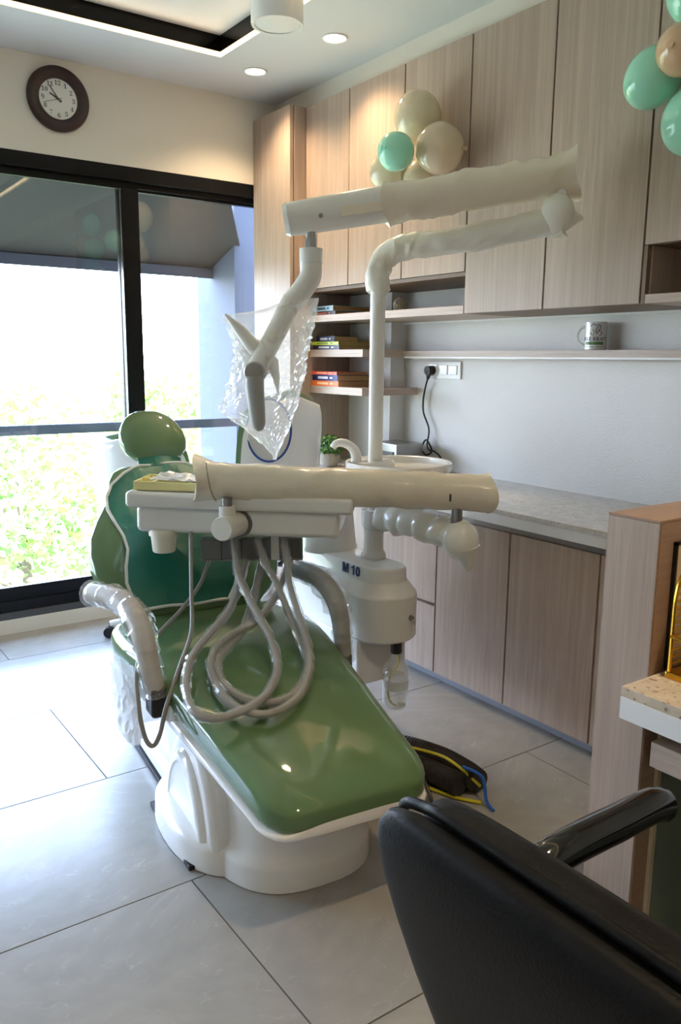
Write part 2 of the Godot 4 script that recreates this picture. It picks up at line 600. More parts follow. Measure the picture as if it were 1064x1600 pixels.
func room() -> void:
	# floor: a grout bed and the tiles laid on it
	var floor_node := Node3D.new()
	floor_node.name = "floor"
	add_child(floor_node)
	floor_node.set_meta("kind", "structure")
	floor_node.set_meta("label", "floor of large pale grey tiles with dark joints")
	structure("grout_bed", bx(-3.2, 2.605, -0.12, -0.002, -3.848, 3.6), mats.grout, "", floor_node)
	var x_edges := [-3.2, 2.605]
	var gap := 0.002
	var row := -6
	for r in range(-4, 10):
		var z0 := maxf(-3.848, -1.693 + r * 0.604)
		var z1 := minf(3.6, -1.693 + (r + 1) * 0.604)
		if z1 - z0 < 0.02:
			continue
		var shift := 0.756 if r % 2 == 0 else 0.156
		for k in range(-4, 4):
			var x0 := maxf(x_edges[0], shift + k * 1.2)
			var x1 := minf(x_edges[1], shift + (k + 1) * 1.2)
			if x1 - x0 < 0.02:
				continue
			var s := bx(x0 + gap, x1 - gap, -0.012, 0.0, z0 + gap, z1 - gap)
			structure("tile", s, mats["tile%d" % posmod(r * 5 + k * 3, 3)], "", floor_node)
		row += 1
	# walls
	structure("wall_right", bx(2.605, 2.8, -0.12, 2.9, -4.02, 3.8), mats.paint, "white stippled wall behind the counter")
	structure("wall_left", bx(-3.4, -3.2, -0.12, 2.9, -4.02, 3.8), mats.paint)
	structure("wall_front", bx(-3.2, 2.605, -0.12, 2.9, 3.6, 3.8), mats.paint)
	var back := Node3D.new()
	back.name = "wall_back"
	add_child(back)
	back.set_meta("kind", "structure")
	back.set_meta("label", "white wall round the window with the clock on it")
	structure("wall_head", bx(-3.2, 2.605, 2.141, 2.9, -4.02, -3.848), mats.paint_cream, "", back)
	structure("wall_kerb", bx(-3.2, 2.605, -0.12, 0.068, -4.02, -3.848), mats.paint_cream, "", back)
	structure("wall_pier", bx(2.4, 2.605, 0.068, 2.141, -4.02, -3.85), mats.paint_cream, "", back)
	structure("wall_pier", bx(-3.2, -1.6, 0.068, 2.141, -4.02, -3.848), mats.paint_cream, "", back)
	structure("wall_pillar", bx(2.51, 2.605, 0.0, 2.44, -3.486, -3.144), mats.paint, "white pillar beside the book shelves")
	# ceiling with a raised field
	var ceil_node := Node3D.new()
	ceil_node.name = "ceiling"
	add_child(ceil_node)
	ceil_node.set_meta("kind", "structure")
	ceil_node.set_meta("label", "white ceiling with a raised field edged in black and a warm light strip")
	structure("ceiling_board", bx(-3.2, TRAY[0], CEILING, 2.9, -3.848, 3.6), mats.ceiling_paint, "", ceil_node)
	structure("ceiling_board", bx(TRAY[1], 2.605, CEILING, 2.9, -3.848, 3.6), mats.ceiling_paint, "", ceil_node)
	structure("ceiling_board", bx(TRAY[0], TRAY[1], CEILING, 2.9, -3.848, TRAY[2]), mats.ceiling_paint, "", ceil_node)
	structure("ceiling_board", bx(TRAY[0], TRAY[1], CEILING, 2.9, TRAY[3], 3.6), mats.ceiling_paint, "", ceil_node)
	structure("ceiling_board", bx(TRAY[0], TRAY[1], 2.625, 2.9, TRAY[2], TRAY[3]), mats.ceiling_paint, "", ceil_node)
	# black faces of the recess with the light strip at their foot
	var f := 0.004
	var sides := [[TRAY[0], TRAY[1], TRAY[2], TRAY[2] + f], [TRAY[0], TRAY[1], TRAY[3] - f, TRAY[3]], [TRAY[1] - f, TRAY[1], TRAY[2] + f, TRAY[3] - f], [TRAY[0], TRAY[0] + f, TRAY[2] + f, TRAY[3] - f]]
	var lining := Node3D.new()
	lining.name = "trim_1"
	add_child(lining)
	lining.set_meta("kind", "structure")
	lining.set_meta("label", "glossy black lining of the raised ceiling field")
	for q in sides:
		structure("lining_strip", bx(q[0], q[1], 2.562, 2.625, q[2], q[3]), mats.black_gloss, "", lining)
	var strip := thing("light_strip", "warm white light strip round the black ceiling recess", "light strip", Vector3(0.43, 2.55, -1.1))
	for q in sides:
		part("led_strip", bx(q[0], q[1], 2.541, 2.560, q[2], q[3]), mats.led_glow, strip)
	for a in [[Vector3(0.43, 2.551, TRAY[2] + 0.02), 0.0, 2.6], [Vector3(TRAY[1] - 0.02, 2.551, -1.1), -90.0, 4.5], [Vector3(0.43, 2.551, TRAY[3] - 0.02), 180.0, 2.6], [Vector3(TRAY[0] + 0.02, 2.551, -1.1), 90.0, 4.5]]:
		var l := AreaLight3D.new()
		l.name = "strip_light"
		strip.add_child(l, true)
		l.position = a[0] - origin[strip]
		l.rotation_degrees = Vector3(0, a[1] + 180.0, 0)
		l.area_size = Vector2(a[2], 0.02)
		l.light_color = c8(255, 222, 172)
		l.light_energy = 0.12
		l.shadow_enabled = true
		l.set("area_range", 9.0)
	# boxing above the cabinets
	structure("wall_bulkhead", bx(2.29, 2.604, 2.44, CEILING, -3.846, 3.59), mats.paint_cream, "cream boxing between the cabinets and the ceiling")
	structure("baseboard_right", bx(2.136, 2.17, 0.0, 0.085, -3.487, -0.91), mats.plinth_grey, "grey plinth under the base cabinets")
	# surface-mounted cylinder lamp, switched off
	var c := Vector3(1.608, 2.419, -2.689)
	var lamp := thing("cylinder_lamp", "white surface-mounted cylinder lamp, unlit, hanging near the ceiling recess", "lamp", c)
	var body := Shape.new()
	body.lathe([[0.078, 0.012], [0.080, 0.001], [0.090, 0.0], [0.092, 0.004], [0.092, 0.206], [0.07, 0.206], [0.07, 0.02]], 36, Transform3D(Basis(), c))
	part("housing", body, mats.white_plastic, lamp)
	var lens := Shape.new()
	lens.lathe([[0.002, 0.004], [0.079, 0.004], [0.079, 0.010], [0.002, 0.010]], 32, Transform3D(Basis(), c))
	part("diffuser", lens, mats.white_plastic, lamp)

func window() -> void:
	var w := Node3D.new()
	w.name = "window_1"
	add_child(w)
	w.set_meta("kind", "structure")
	w.set_meta("label", "wide sliding window with a black frame")
	var zf := -3.852
	var zb := -3.96
	structure("frame_head", bx(-1.6, 2.4, 2.078, 2.141, zb, zf), mats.frame_black, "", w)
	structure("frame_head_lip", bx(-1.6, 2.4, 2.055, 2.078, zb, zf - 0.035), mats.frame_black, "", w)
	structure("sill_track", bx(-1.6, 2.4, 0.068, 0.10, zb, zf + 0.002), mats.grey_dark, "", w)
	structure("frame_foot", bx(-1.6, 2.4, 0.10, 0.15, zb, zf - 0.012), mats.frame_black, "", w)
	structure("frame_jamb", bx(-1.6, -1.54, 0.15, 2.055, zb, zf), mats.frame_black, "", w)
	for a in [[-1.54, 0.02, -3.935], [-0.05, 1.55, -3.895], [1.462, 2.39, -3.925]]:
		# sashes: four rails round a pane
		var z0: float = a[2] - 0.015
		var z1: float = a[2] + 0.015
		structure("sash_foot", bx(a[0], a[1], 0.15, 0.213, z0, z1), mats.frame_black, "", w)
		structure("sash_head", bx(a[0], a[1], 2.045, 2.07, z0, z1), mats.frame_black, "", w)
		structure("sash_stile", bx(a[0], a[0] + (0.03 if a[0] > 1 else 0.08), 0.213, 2.045, z0, z1, 0.003), mats.frame_black, "", w)
		if a[1] < 2.0:
			structure("sash_stile", bx(a[1] - 0.086, a[1], 0.213, 2.045, z0, z1 + 0.012, 0.004), mats.frame_black, "", w)
		structure("pane", bx(a[0] + 0.01, a[1], 0.20, 2.05, a[2] - 0.003, a[2] + 0.003), mats.glass, "", w)
	structure("sash_bead", bx(1.463, 1.467, 0.213, 2.045, -3.886, -3.874), mats.chrome, "", w)

func outside() -> void:
	# sloping canopy over the window, on its own bracket
	var s := Shape.new()
	var top := PackedVector3Array([Vector3(-2.2, 2.085, -3.99), Vector3(2.1, 2.085, -3.99), Vector3(2.57, 1.835, -4.7), Vector3(-2.2, 1.835, -4.7)])
	var low := PackedVector3Array()
	for p in top:
		low.append(p - Vector3(0, 0.025, 0))
	s.loft([low, top])
	var canopy := thing("window_canopy", "dark sloping canopy outside over the top of the window", "canopy", Vector3(0.3, 1.9, -4.3))
	part("canopy_sheet", s, mats.canopy_dark, canopy)
	var lip := Shape.new()
	lip.slab(PackedVector2Array([Vector2(-2.2, 1.81), Vector2(2.57, 1.81), Vector2(2.5, 1.752), Vector2(-2.2, 1.752)]), 0.02, Transform3D(Basis(), Vector3(0, 0, -4.70)))
	part("canopy_lip", lip, mats.facade_blue, canopy)
	part("bracket", bx(2.35, 3.1, 1.80, 1.825, -4.72, -4.69), mats.frame_black, canopy)
	structure("wall_outside", bx(2.335, 3.4, -4.0, 3.2, -4.9, -4.4), mats.facade_blue, "blue grey pier of the building outside the window")
	# balcony rail
	var rail := thing("balcony_rail", "blue grey horizontal rail outside the window", "railing", Vector3(0.3, 0.9, -4.1))
	part("rail_bar", bx(-2.2, 2.34, 0.898, 0.945, -4.12, -4.08, 0.004), mats.facade_blue, rail)
	for x in [-1.9, 2.31]:
		part("rail_post", bx(x - 0.02, x + 0.02, -0.1, 0.898, -4.12, -4.08), mats.facade_blue, rail)
	structure("ground", bx(-90, 90, -4.4, -4.2, -160, -4.0), mats.ground_far, "pale ground far below the window")
	# trees below and beyond
	var kinds := [
		[Vector3(-1.6, -4.2, -12.0), 4.1, 1.8, "foliage_far", "pale green tree left of the window mullion, near the railing"],
		[Vector3(2.6, -4.2, -11.0), 3.9, 1.6, "foliage_far", "pale green tree seen low behind the dental chair"],
		[Vector3(5.4, -4.2, -13.5), 4.1, 1.8, "foliage_dry", "yellowish green tree seen between mullion and tall cabinet"],
		[Vector3(0.6, -4.2, -17.0), 4.0, 2.1, "foliage_dry", "yellowish tree far beyond the window at mid distance"],
		[Vector3(4.4, -4.2, -20.0), 4.1, 2.3, "foliage_far", "hazy green tree far beyond the railing behind the headrest"],
		[Vector3(9.5, -4.2, -21.0), 4.2, 2.4, "foliage_far", "hazy green tree far off beside the blue pier"],
		[Vector3(1.4, -4.2, -8.2), 2.9, 1.25, "foliage_far", "low leafy tree just below the window on the left"],
	]
	var n := 0
	for k in kinds:
		n += 1
		var rng := RandomNumberGenerator.new()
		rng.seed = 300 + n
		var t := thing("tree", k[4], "tree", k[0], "trees outside the window")
		var tr := Shape.new()
		tr.tube([k[0], k[0] + Vector3(0.1, k[1] * 0.5, 0), k[0] + Vector3(0, k[1], 0.1)], [0.12, 0.09, 0.03], 7)
		for b in 5:
			var a := TAU * b / 5.0
			tr.tube([k[0] + Vector3(0.05, k[1] * (0.45 + 0.08 * b), 0), k[0] + Vector3(cos(a) * k[2] * 0.6, k[1] * (0.6 + 0.08 * b), sin(a) * k[2] * 0.6)], [0.05, 0.015], 5)
		part("trunk", tr, mats.bark, t)
		var st := SurfaceTool.new()
		st.begin(Mesh.PRIMITIVE_TRIANGLES)
		var top_c: Vector3 = k[0] + Vector3(0, k[1] * 0.82, 0)
		var clumps := []
		for i in 16:
			clumps.append(top_c + Vector3(rng.randf_range(-1, 1), rng.randf_range(-0.55, 0.6), rng.randf_range(-1, 1)) * k[2] * 0.75)
		for i in 2600:
			var c: Vector3 = clumps[rng.randi() % clumps.size()]
			var d: Vector3 = Vector3(rng.randfn(), rng.randfn(), rng.randfn()) * k[2] * 0.17
			var p: Vector3 = c + d
			var u := Vector3(rng.randfn(), rng.randfn(), rng.randfn()).normalized()
			var w := u.cross(Vector3(rng.randfn(), rng.randfn(), rng.randfn())).normalized()
			var sz: float = k[2] * rng.randf_range(0.03, 0.06)
			var nn := u.cross(w)
			for q in [p - u * sz, p + w * sz * 0.6, p + u * sz, p - u * sz, p + u * sz, p - w * sz * 0.6]:
				st.set_normal(nn)
				st.add_vertex(q)
		part("crown", st.commit(), mats[k[3]], t).set_meta("kind", "stuff")
	# pale houses far off
	var blocks := [[Vector3(-9.0, -4.2, -60), 9.0, 5.6, "pale far block of flats left in the window"], [Vector3(14.0, -4.2, -70), 12.0, 5.9, "pale far block of flats seen over the railing right of the mullion"], [Vector3(30.0, -4.2, -64), 10.0, 5.5, "pale far block of flats beside the blue pier"]]
	for b in blocks:
		var p: Vector3 = b[0]
		var h := thing("distant_building", b[3], "building", p)
		part("wall", bx(p.x - b[1] / 2, p.x + b[1] / 2, p.y, p.y + b[2], p.z - 6, p.z), mats.city_wall, h)
		part("roof", bx(p.x - b[1] / 2 - 0.2, p.x + b[1] / 2 + 0.2, p.y + b[2], p.y + b[2] + 0.25, p.z - 6, p.z + 0.2), mats.terracotta_grey, h)
		for i in 5:
			for j in 2:
				var wx: float = p.x - b[1] / 2 + b[1] * (i + 0.5) / 5.0
				part("window", bx(wx - 0.45, wx + 0.45, p.y + 1.0 + j * 2.3, p.y + 2.2 + j * 2.3, p.z, p.z + 0.06), mats.grey_dark, h)

const DOOR_X := 2.241
const BASE_X := 2.09

func cabinets() -> void:
	var g := 0.0035
	# tall cabinet in the corner
	var t := thing("tall_cabinet", "tall wooden cabinet in the corner beside the window", "cabinet", Vector3(2.38, 0, -3.665))
	part("carcass", bx(2.176, 2.60, 0.0, 2.44, -3.842, -3.487), mats.wood, t)
	part("door", bx(2.153, 2.172, 0.1, 2.442, -3.842, -3.489, 0.0015), mats.wood, t)
	# wall cabinets
	var edges := [-3.487, -3.132, -2.750, -2.366, -1.974, -1.587, -1.20, -0.81]
	var names := ["short-door wall cabinet touching the tall corner cabinet", "short-door wall cabinet second from the tall corner cabinet", "short-door wall cabinet behind the upper balloon cluster", "full-height wall cabinet right of the open niche", "full-height wall cabinet above the mug", "wall cabinet with the balloons at its edge over the dark niche", "wall cabinet out past the second balloon cluster"]
	for i in 7:
		var low := 1.606 if (i < 3 or i > 4) else 1.449
		if i > 4: low = 1.622
		var z0: float = edges[i]
		var z1: float = edges[i + 1]
		var c := thing("wall_cabinet", names[i], "cabinet", Vector3(2.42, low, (z0 + z1) / 2), "wall cabinets")
		part("carcass", bx(DOOR_X + 0.021, 2.604, low, 2.438, z0 + 0.0005, z1 - 0.0005), mats.wood_edge, c)
		part("door", bx(DOOR_X, DOOR_X + 0.018, low + 0.001, 2.44, z0 + g, z1 - g, 0.0012), mats.wood, c)
	# open niches under the short doors
	var n := thing("open_niche", "open wooden niche shelf with books and woven ball under the short doors", "shelf", Vector3(2.42, 1.449, -2.93))
	part("bottom_board", bx(DOOR_X, 2.604, 1.449, 1.481, -3.486, -2.367, 0.001), mats.wood_along, n)
	part("top_board", bx(DOOR_X + 0.004, 2.604, 1.590, 1.605, -3.486, -2.367), mats.wood_edge, n)
	var n2 := thing("dark_niche", "dark brown open niche under the cabinet right of the mug", "shelf", Vector3(2.42, 1.449, -1.19))
	part("bottom_board", bx(DOOR_X + 0.002, 2.604, 1.449, 1.476, -1.572, -0.81, 0.001), mats.wood_along, n2)
	part("side_board", bx(DOOR_X + 0.002, 2.604, 1.449, 1.62, -1.586, -1.573), mats.wood_edge, n2)
	part("back_board", bx(2.59, 2.604, 1.478, 1.62, -1.572, -0.81), mats.wood, n2)
	part("lining_board", bx(DOOR_X + 0.02, 2.59, 1.478, 1.62, -1.572, -1.566), mats.wood, n2)
	var led := Shape.new()
	led.box(Vector3(2.585, 1.4445, -1.97), Vector3(0.014, 0.008, 2.33))
	whole("cabinet_light_profile", led, mats.white_lacquer, Vector3(2.585, 1.44, -1.97), "thin white light profile under the wall cabinets", "light profile")
	# floating shelves beside the pillar
	var sh := [[1.284, 1.3185, "upper short floating shelf holding the books with yellow spine"], [1.107, 1.142, "lower short floating shelf holding the orange-spined books"]]
	for a in sh:
		var s := Shape.new()
		s.slab(PackedVector2Array([Vector2(2.269, 3.486), Vector2(2.51, 3.486), Vector2(2.51, 3.143), Vector2(2.604, 3.143), Vector2(2.604, 3.048), Vector2(2.269, 3.048)]), a[1] - a[0], Transform3D(Basis(Vector3(1, 0, 0), Vector3(0, 0, -1), Vector3(0, 1, 0)), Vector3(0, a[0], 0)))
		whole("floating_shelf", s, mats.wood_along, Vector3(2.42, a[0], -3.25), a[2], "shelf", "short floating shelves")
	var ls := thing("long_shelf", "long shallow wooden shelf along the wall holding the mug", "shelf", Vector3(2.55, 1.286, -1.9))
	part("shelf_board", bx(2.505, 2.604, 1.288, 1.3145, -3.047, -0.75, 0.001), mats.wood_along, ls)
	part("light_profile", bx(2.51, 2.524, 1.281, 1.288, -3.04, -0.75), mats.white_lacquer, ls)
	# base cabinets
	var be := [-3.487, -3.07, -2.69, -2.306, -1.93, -1.552, -1.17, -0.91]
	var bn := ["base cabinet hidden behind the dental unit beside the tall cabinet", "base cabinet behind the white side unit", "base drawer unit just behind the hanging water bottle", "wooden base cabinet right of the drawer unit and bottle", "wooden base cabinet left of the divider panel", "wooden base cabinet partly behind the divider panel", "narrow base cabinet behind the divider panel"]
	for i in 7:
		var z0: float = be[i]
		var z1: float = be[i + 1]
		var c := thing("base_cabinet", bn[i], "cabinet", Vector3(2.35, 0.048, (z0 + z1) / 2), "base cabinets under the counter")
		part("carcass", bx(BASE_X + 0.021, 2.604, 0.05, 0.70, z0 + 0.0005, z1 - 0.0005), mats.wood_edge, c)
		if i == 2:
			part("drawer", bx(BASE_X, BASE_X + 0.018, 0.048, 0.318, z0 + g, z1 - g, 0.0012), mats.wood, c)
			part("drawer", bx(BASE_X, BASE_X + 0.018, 0.33, 0.681, z0 + g, z1 - g, 0.0012), mats.wood, c)
		else:
			part("door", bx(BASE_X, BASE_X + 0.018, 0.048, 0.681, z0 + g, z1 - g, 0.0012), mats.wood, c)
		part("handle_rail", bx(BASE_X + 0.004, BASE_X + 0.02, 0.684, 0.706, z0 + 0.0005, z1 - 0.0005), mats.metal_rail, c)
	var ct := thing("countertop", "long speckled stone countertop with white front edge", "countertop", Vector3(2.34, 0.706, -2.2))
	part("slab", bx(2.068, 2.604, 0.744, 0.762, -3.486, -0.909, 0.002), mats.granite, ct)
	part("front_edge", bx(2.072, 2.604, 0.7065, 0.744, -3.486, -0.909, 0.001), mats.white_lacquer, ct)

func desk() -> void:
	var d := thing("divider_panel", "wood-clad waist-high divider panel at the end of the desk", "divider", Vector3(1.9, 0, -0.856))
	part("core", bx(1.2405, 2.604, 0.0, 0.9985, -0.9075, -0.8045), mats.wood_edge, d)
	part("end_panel", bx(1.238, 1.2405, 0.0, 0.9985, -0.908, -0.804), mats.wood, d)
	part("top_panel", bx(1.238, 2.604, 0.9995, 1.0035, -0.908, -0.804), mats.wood_warm, d)
	part("side_panel", bx(1.2405, 2.604, 0.0, 0.9985, -0.804, -0.8015), mats.wood_warm, d)
	part("cream_board", bx(1.285, 1.9, 0.7305, 0.958, -0.801, -0.795), mats.cream_board, d)
	part("black_edging", bx(1.280, 1.285, 0.7305, 0.963, -0.801, -0.794), mats.black_plastic, d)
	part("black_edging", bx(1.280, 1.9, 0.958, 0.963, -0.801, -0.794), mats.black_plastic, d)
	part("green_board", bx(1.292, 1.9, 0.05, 0.70, -0.801, -0.793), mats.sage_board, d)
	part("cream_edging", bx(1.281, 1.291, 0.05, 0.70, -0.801, -0.793), mats.cream_board, d)
	var k := thing("reception_desk", "desk with speckled warm stone top and white edge", "desk", Vector3(1.5, 0, 0.0))
	part("stone_top", bx(1.15, 1.80, 0.711, 0.7295, -0.794, 0.75, 0.002), mats.granite_warm, k)
	part("white_edge", bx(1.149, 1.80, 0.672, 0.711, -0.7935, 0.75, 0.001), mats.white_lacquer, k)
	part("drawer_shelf", bx(1.245, 1.78, 0.556, 0.603, -0.79, 0.72, 0.001), mats.wood_along, k)
	part("side_leg", bx(1.24, 1.78, 0.0, 0.672, 0.7, 0.74), mats.wood, k)
	part("back_board", bx(1.78, 1.80, 0.0, 0.672, -0.79, 0.74), mats.sage_board, k)
	# gold slatted arch holder standing on the desk
	var c := Vector3(1.325, 0.7295, -0.770)
	var h := thing("gold_holder", "gold metal arched holder with horizontal bars on the stone desk", "holder", c)
	var arch := []
	for i in 25:
		var a := PI * i / 24.0
		arch.append(c + Vector3(-cos(a) * 0.075, 0.13 + sin(a) * 0.09, 0))
	var frame := Shape.new()
	frame.tube([c + Vector3(-0.075, 0.012, 0)] + arch + [c + Vector3(0.075, 0.012, 0)], 0.0035, 7)
	part("arch_frame", frame, mats.gold, h)
	for i in 15:
		var y := 0.025 + i * 0.0125
		var half := 0.075 if y < 0.13 else 0.075 * sqrt(maxf(0.05, 1.0 - pow((y - 0.13) / 0.09, 2)))
		var bar := Shape.new()
		bar.tube([c + Vector3(-half, y, 0), c + Vector3(half, y, 0)], 0.0022, 6)
		part("bar", bar, mats.gold, h)
	part("base_tray", bx(c.x - 0.08, c.x + 0.08, c.y, c.y + 0.012, c.z - 0.006, c.z + 0.055, 0.003), mats.gold, h)
	var lip := Shape.new()
	for i in 5:
		lip.tube([c + Vector3(-0.08, 0.02 + i * 0.013, 0.052), c + Vector3(0.08, 0.02 + i * 0.013, 0.052)], 0.0022, 6)
	for x in [-0.08, 0.08]:
		lip.tube([c + Vector3(x, 0.01, 0.052), c + Vector3(x, 0.076, 0.052), c + Vector3(x, 0.076, 0.0)], 0.003, 6)
	part("front_grille", lip, mats.gold, h)

# ------------------------------------------------------------------ dental chair, built in its own axes: z' towards the foot end
const CHAIR_AT := Vector3(1.05, 0, -1.8)
const CHAIR_TURN := -6.6
const LEAN := 46.0

func back_point(x: float, t: float, n: float) -> Vector3:
	var s := sin(deg_to_rad(LEAN))
	var c := cos(deg_to_rad(LEAN))
	var bow := 0.28 * x * x
	return Vector3(x, 0.47 + t * c + (n + bow) * s, -0.60 - t * s + (n + bow) * c)

func cushion(sections: Array, n := 32, power := 4.2) -> Shape:
	# sections: [z, half width, top height, thickness]
	var rings := []
	for q in sections:
		rings.append(super_ring(Vector3(0, q[2] - q[3] / 2, q[0]), Vector3.RIGHT, Vector3.UP, q[1], q[3] / 2, power, n))
	var s := Shape.new()
	s.loft(rings)
	return s

func dental_chair() -> void:
	var chair := thing("dental_chair", "green vinyl dental chair on a white base in the middle of the room", "dental chair", CHAIR_AT)
	origin.erase(chair)
	chair.rotation_degrees.y = CHAIR_TURN
	# floor mat
	part("floor_mat", bx(-0.275, 0.275, 0.0, 0.012, -0.25, 0.105, 0.003), mats.rubber, chair)
	part("floor_mat", bx(-0.219, 0.219, 0.0, 0.012, -0.655, -0.25, 0.003), mats.rubber, chair)
	# base shell
	var b := Shape.new()
	var rings := []
	for q in [[0.002, 0.220, 0.312, -0.30], [0.055, 0.218, 0.311, -0.30], [0.070, 0.213, 0.306, -0.30], [0.080, 0.203, 0.296, -0.30], [0.095, 0.198, 0.290, -0.30], [0.14, 0.193, 0.282, -0.30], [0.19, 0.190, 0.28, -0.29], [0.23, 0.192, 0.295, -0.28], [0.265, 0.197, 0.33, -0.27], [0.29, 0.196, 0.37, -0.27], [0.30, 0.19, 0.375, -0.27]]:
		rings.append(super_ring(Vector3(0, q[0], (q[2] + q[3]) / 2), Vector3.RIGHT, Vector3.BACK, q[1], (q[2] - q[3]) / 2, 2.7, 48))
	b.loft(rings)
	part("base_shell", b, mats.white_plastic, chair, 50)
	for side in [-1.0, 1.0]:
		var f := Shape.new()
		var arches := []
		for q in [[0.10, 0.205, 0.318], [0.196, 0.198, 0.312], [0.214, 0.193, 0.304], [0.225, 0.184, 0.292], [0.230, 0.176, 0.275], [0.231, 0.158, 0.250], [0.236, 0.155, 0.246], [0.243, 0.150, 0.240], [0.247, 0.142, 0.230], [0.248, 0.132, 0.218], [0.244, 0.126, 0.211], [0.243, 0.10, 0.18]]:
			var ring := PackedVector3Array()
			for i in 26:
				var a := PI * i / 25.0
				ring.append(Vector3(side * q[0], 0.005 + sin(a) * q[2], -0.035 - cos(a) * q[1]))
			arches.append(ring)
		f.loft(arches)
		part("base_fender", f, mats.white_plastic, chair, 35)
		var sk := Shape.new()
		var skirt := []
		for q in [[0.003, 0.290, 0.25], [0.055, 0.288, 0.248], [0.07, 0.281, 0.24], [0.078, 0.268, 0.226], [0.083, 0.245, 0.20]]:
			skirt.append(super_ring(Vector3(side * (q[1] - 0.14), q[0], -0.068), Vector3.RIGHT, Vector3.BACK, 0.14, q[2], 2.3, 40))
		sk.loft(skirt)
		part("base_skirt", sk, mats.white_plastic, chair, 50)
	var plate := Shape.new()
	plate.rbox(Vector3(0, 0.046, -0.42), Vector3(0.43, 0.068, 0.44), 0.022, 3)
	plate.rbox(Vector3(0, 0.085, -0.40), Vector3(0.34, 0.03, 0.36), 0.012, 3)
	part("base_plate", plate, mats.white_plastic, chair)
	# lifting arm under the seat
	var lift := Shape.new()
	lift.slab(PackedVector2Array([Vector2(-0.10, 0.09), Vector2(0.36, 0.09), Vector2(0.42, 0.20), Vector2(0.50, 0.37), Vector2(0.12, 0.37), Vector2(0.02, 0.30)]), 0.36, Transform3D(Basis(Vector3(0, 0, -1), Vector3(0, 1, 0), Vector3(1, 0, 0)), Vector3(-0.18, 0, 0)))
	part("lift_cover", lift, mats.white_matte, chair)
	# seat and leg rest cushion
	var top := [[-0.62, 0.16, 0.447, 0.05], [-0.612, 0.22, 0.455, 0.08], [-0.595, 0.262, 0.460, 0.10], [-0.57, 0.29, 0.463, 0.115], [-0.53, 0.305, 0.465, 0.12], [-0.45, 0.312, 0.466, 0.12], [-0.36, 0.308, 0.466, 0.12], [-0.28, 0.298, 0.466, 0.118], [-0.20, 0.284, 0.463, 0.114], [-0.12, 0.272, 0.453, 0.108], [-0.04, 0.262, 0.440, 0.104], [0.06, 0.250, 0.421, 0.10], [0.16, 0.238, 0.402, 0.098], [0.26, 0.227, 0.383, 0.096], [0.35, 0.217, 0.366, 0.095], [0.40, 0.212, 0.356, 0.094], [0.43, 0.204, 0.349, 0.088], [0.455, 0.192, 0.341, 0.078], [0.472, 0.176, 0.332, 0.064], [0.482, 0.156, 0.323, 0.046], [0.485, 0.13, 0.315, 0.03]]
	part("seat_cushion", cushion(top, 40, 4.6), mats.vinyl_green, chair, 60)
	var pan := []
	for q in top:
		pan.append([q[0] * 1.008, q[1] * 1.01 + 0.001, q[2] - q[3] * 0.80, maxf(0.022, 0.055 - maxf(0.0, q[0]) * 0.06)])
	part("seat_pan", cushion(pan, 40, 3.4), mats.white_plastic, chair, 60)
	var housing := Shape.new()
	housing.rbox(Vector3(0, 0.352, -0.24), Vector3(0.535, 0.085, 0.42), 0.03, 4)
	part("seat_housing", housing, mats.white_matte, chair)
	# backrest
	var bt := [[-0.04, 0.15, 0.04], [-0.03, 0.20, 0.07], [0.0, 0.25, 0.10], [0.05, 0.292, 0.115], [0.12, 0.318, 0.12], [0.19, 0.324, 0.12], [0.26, 0.312, 0.118], [0.33, 0.280, 0.112], [0.40, 0.238, 0.105], [0.46, 0.214, 0.098], [0.51, 0.200, 0.092], [0.545, 0.182, 0.082], [0.568, 0.155, 0.066], [0.58, 0.115, 0.045], [0.585, 0.07, 0.025]]
	var rings2 := []
	for q in bt:
		var ring := PackedVector3Array()
		for i in 36:
			var a := TAU * i / 36
			var x: float = signf(cos(a)) * pow(absf(cos(a)), 0.55) * q[1]
			var n: float = signf(sin(a)) * pow(absf(sin(a)), 0.55) * q[2] / 2
			ring.append(back_point(x, q[0], n))
		rings2.append(ring)
	var bs := Shape.new()
	bs.loft(rings2)
	part("backrest", bs, mats.vinyl_green, chair, 60)
	var shell := Shape.new()
	var rings3 := []
	for q in bt.slice(1, 13):
		var ring := PackedVector3Array()
		for i in 30:
			var a := TAU * i / 30
			ring.append(back_point(cos(a) * q[1] * 0.96, q[0], -0.055 + sin(a) * 0.03))
		rings3.append(ring)
	shell.loft(rings3)
	part("back_shell", shell, mats.white_plastic, chair, 60)
	# headrest on its stem
	var hs := Shape.new()
	hs.tube([back_point(0, 0.45, -0.05), back_point(0, 0.66, -0.02)], 0.018, 10)
	part("headrest_stem", hs, mats.chrome, chair)
	var ht := [[0.598, 0.03, 0.02], [0.602, 0.062, 0.045], [0.615, 0.09, 0.068], [0.64, 0.113, 0.086], [0.675, 0.123, 0.095], [0.715, 0.122, 0.098], [0.75, 0.112, 0.094], [0.785, 0.094, 0.082], [0.81, 0.07, 0.062], [0.825, 0.044, 0.04], [0.83, 0.02, 0.02]]
	var hr := []
	for q in ht:
		var ring := PackedVector3Array()
		for i in 32:
			var a := TAU * i / 32
			var x: float = signf(cos(a)) * pow(absf(cos(a)), 0.85) * q[1]
			var n: float = signf(sin(a)) * pow(absf(sin(a)), 0.85) * q[2] / 2
			ring.append(back_point(x, q[0], n + 0.025))
		hr.append(ring)
	var head := Shape.new()
	head.loft(hr)
	part("headrest", head, mats.vinyl_green, chair, 60)
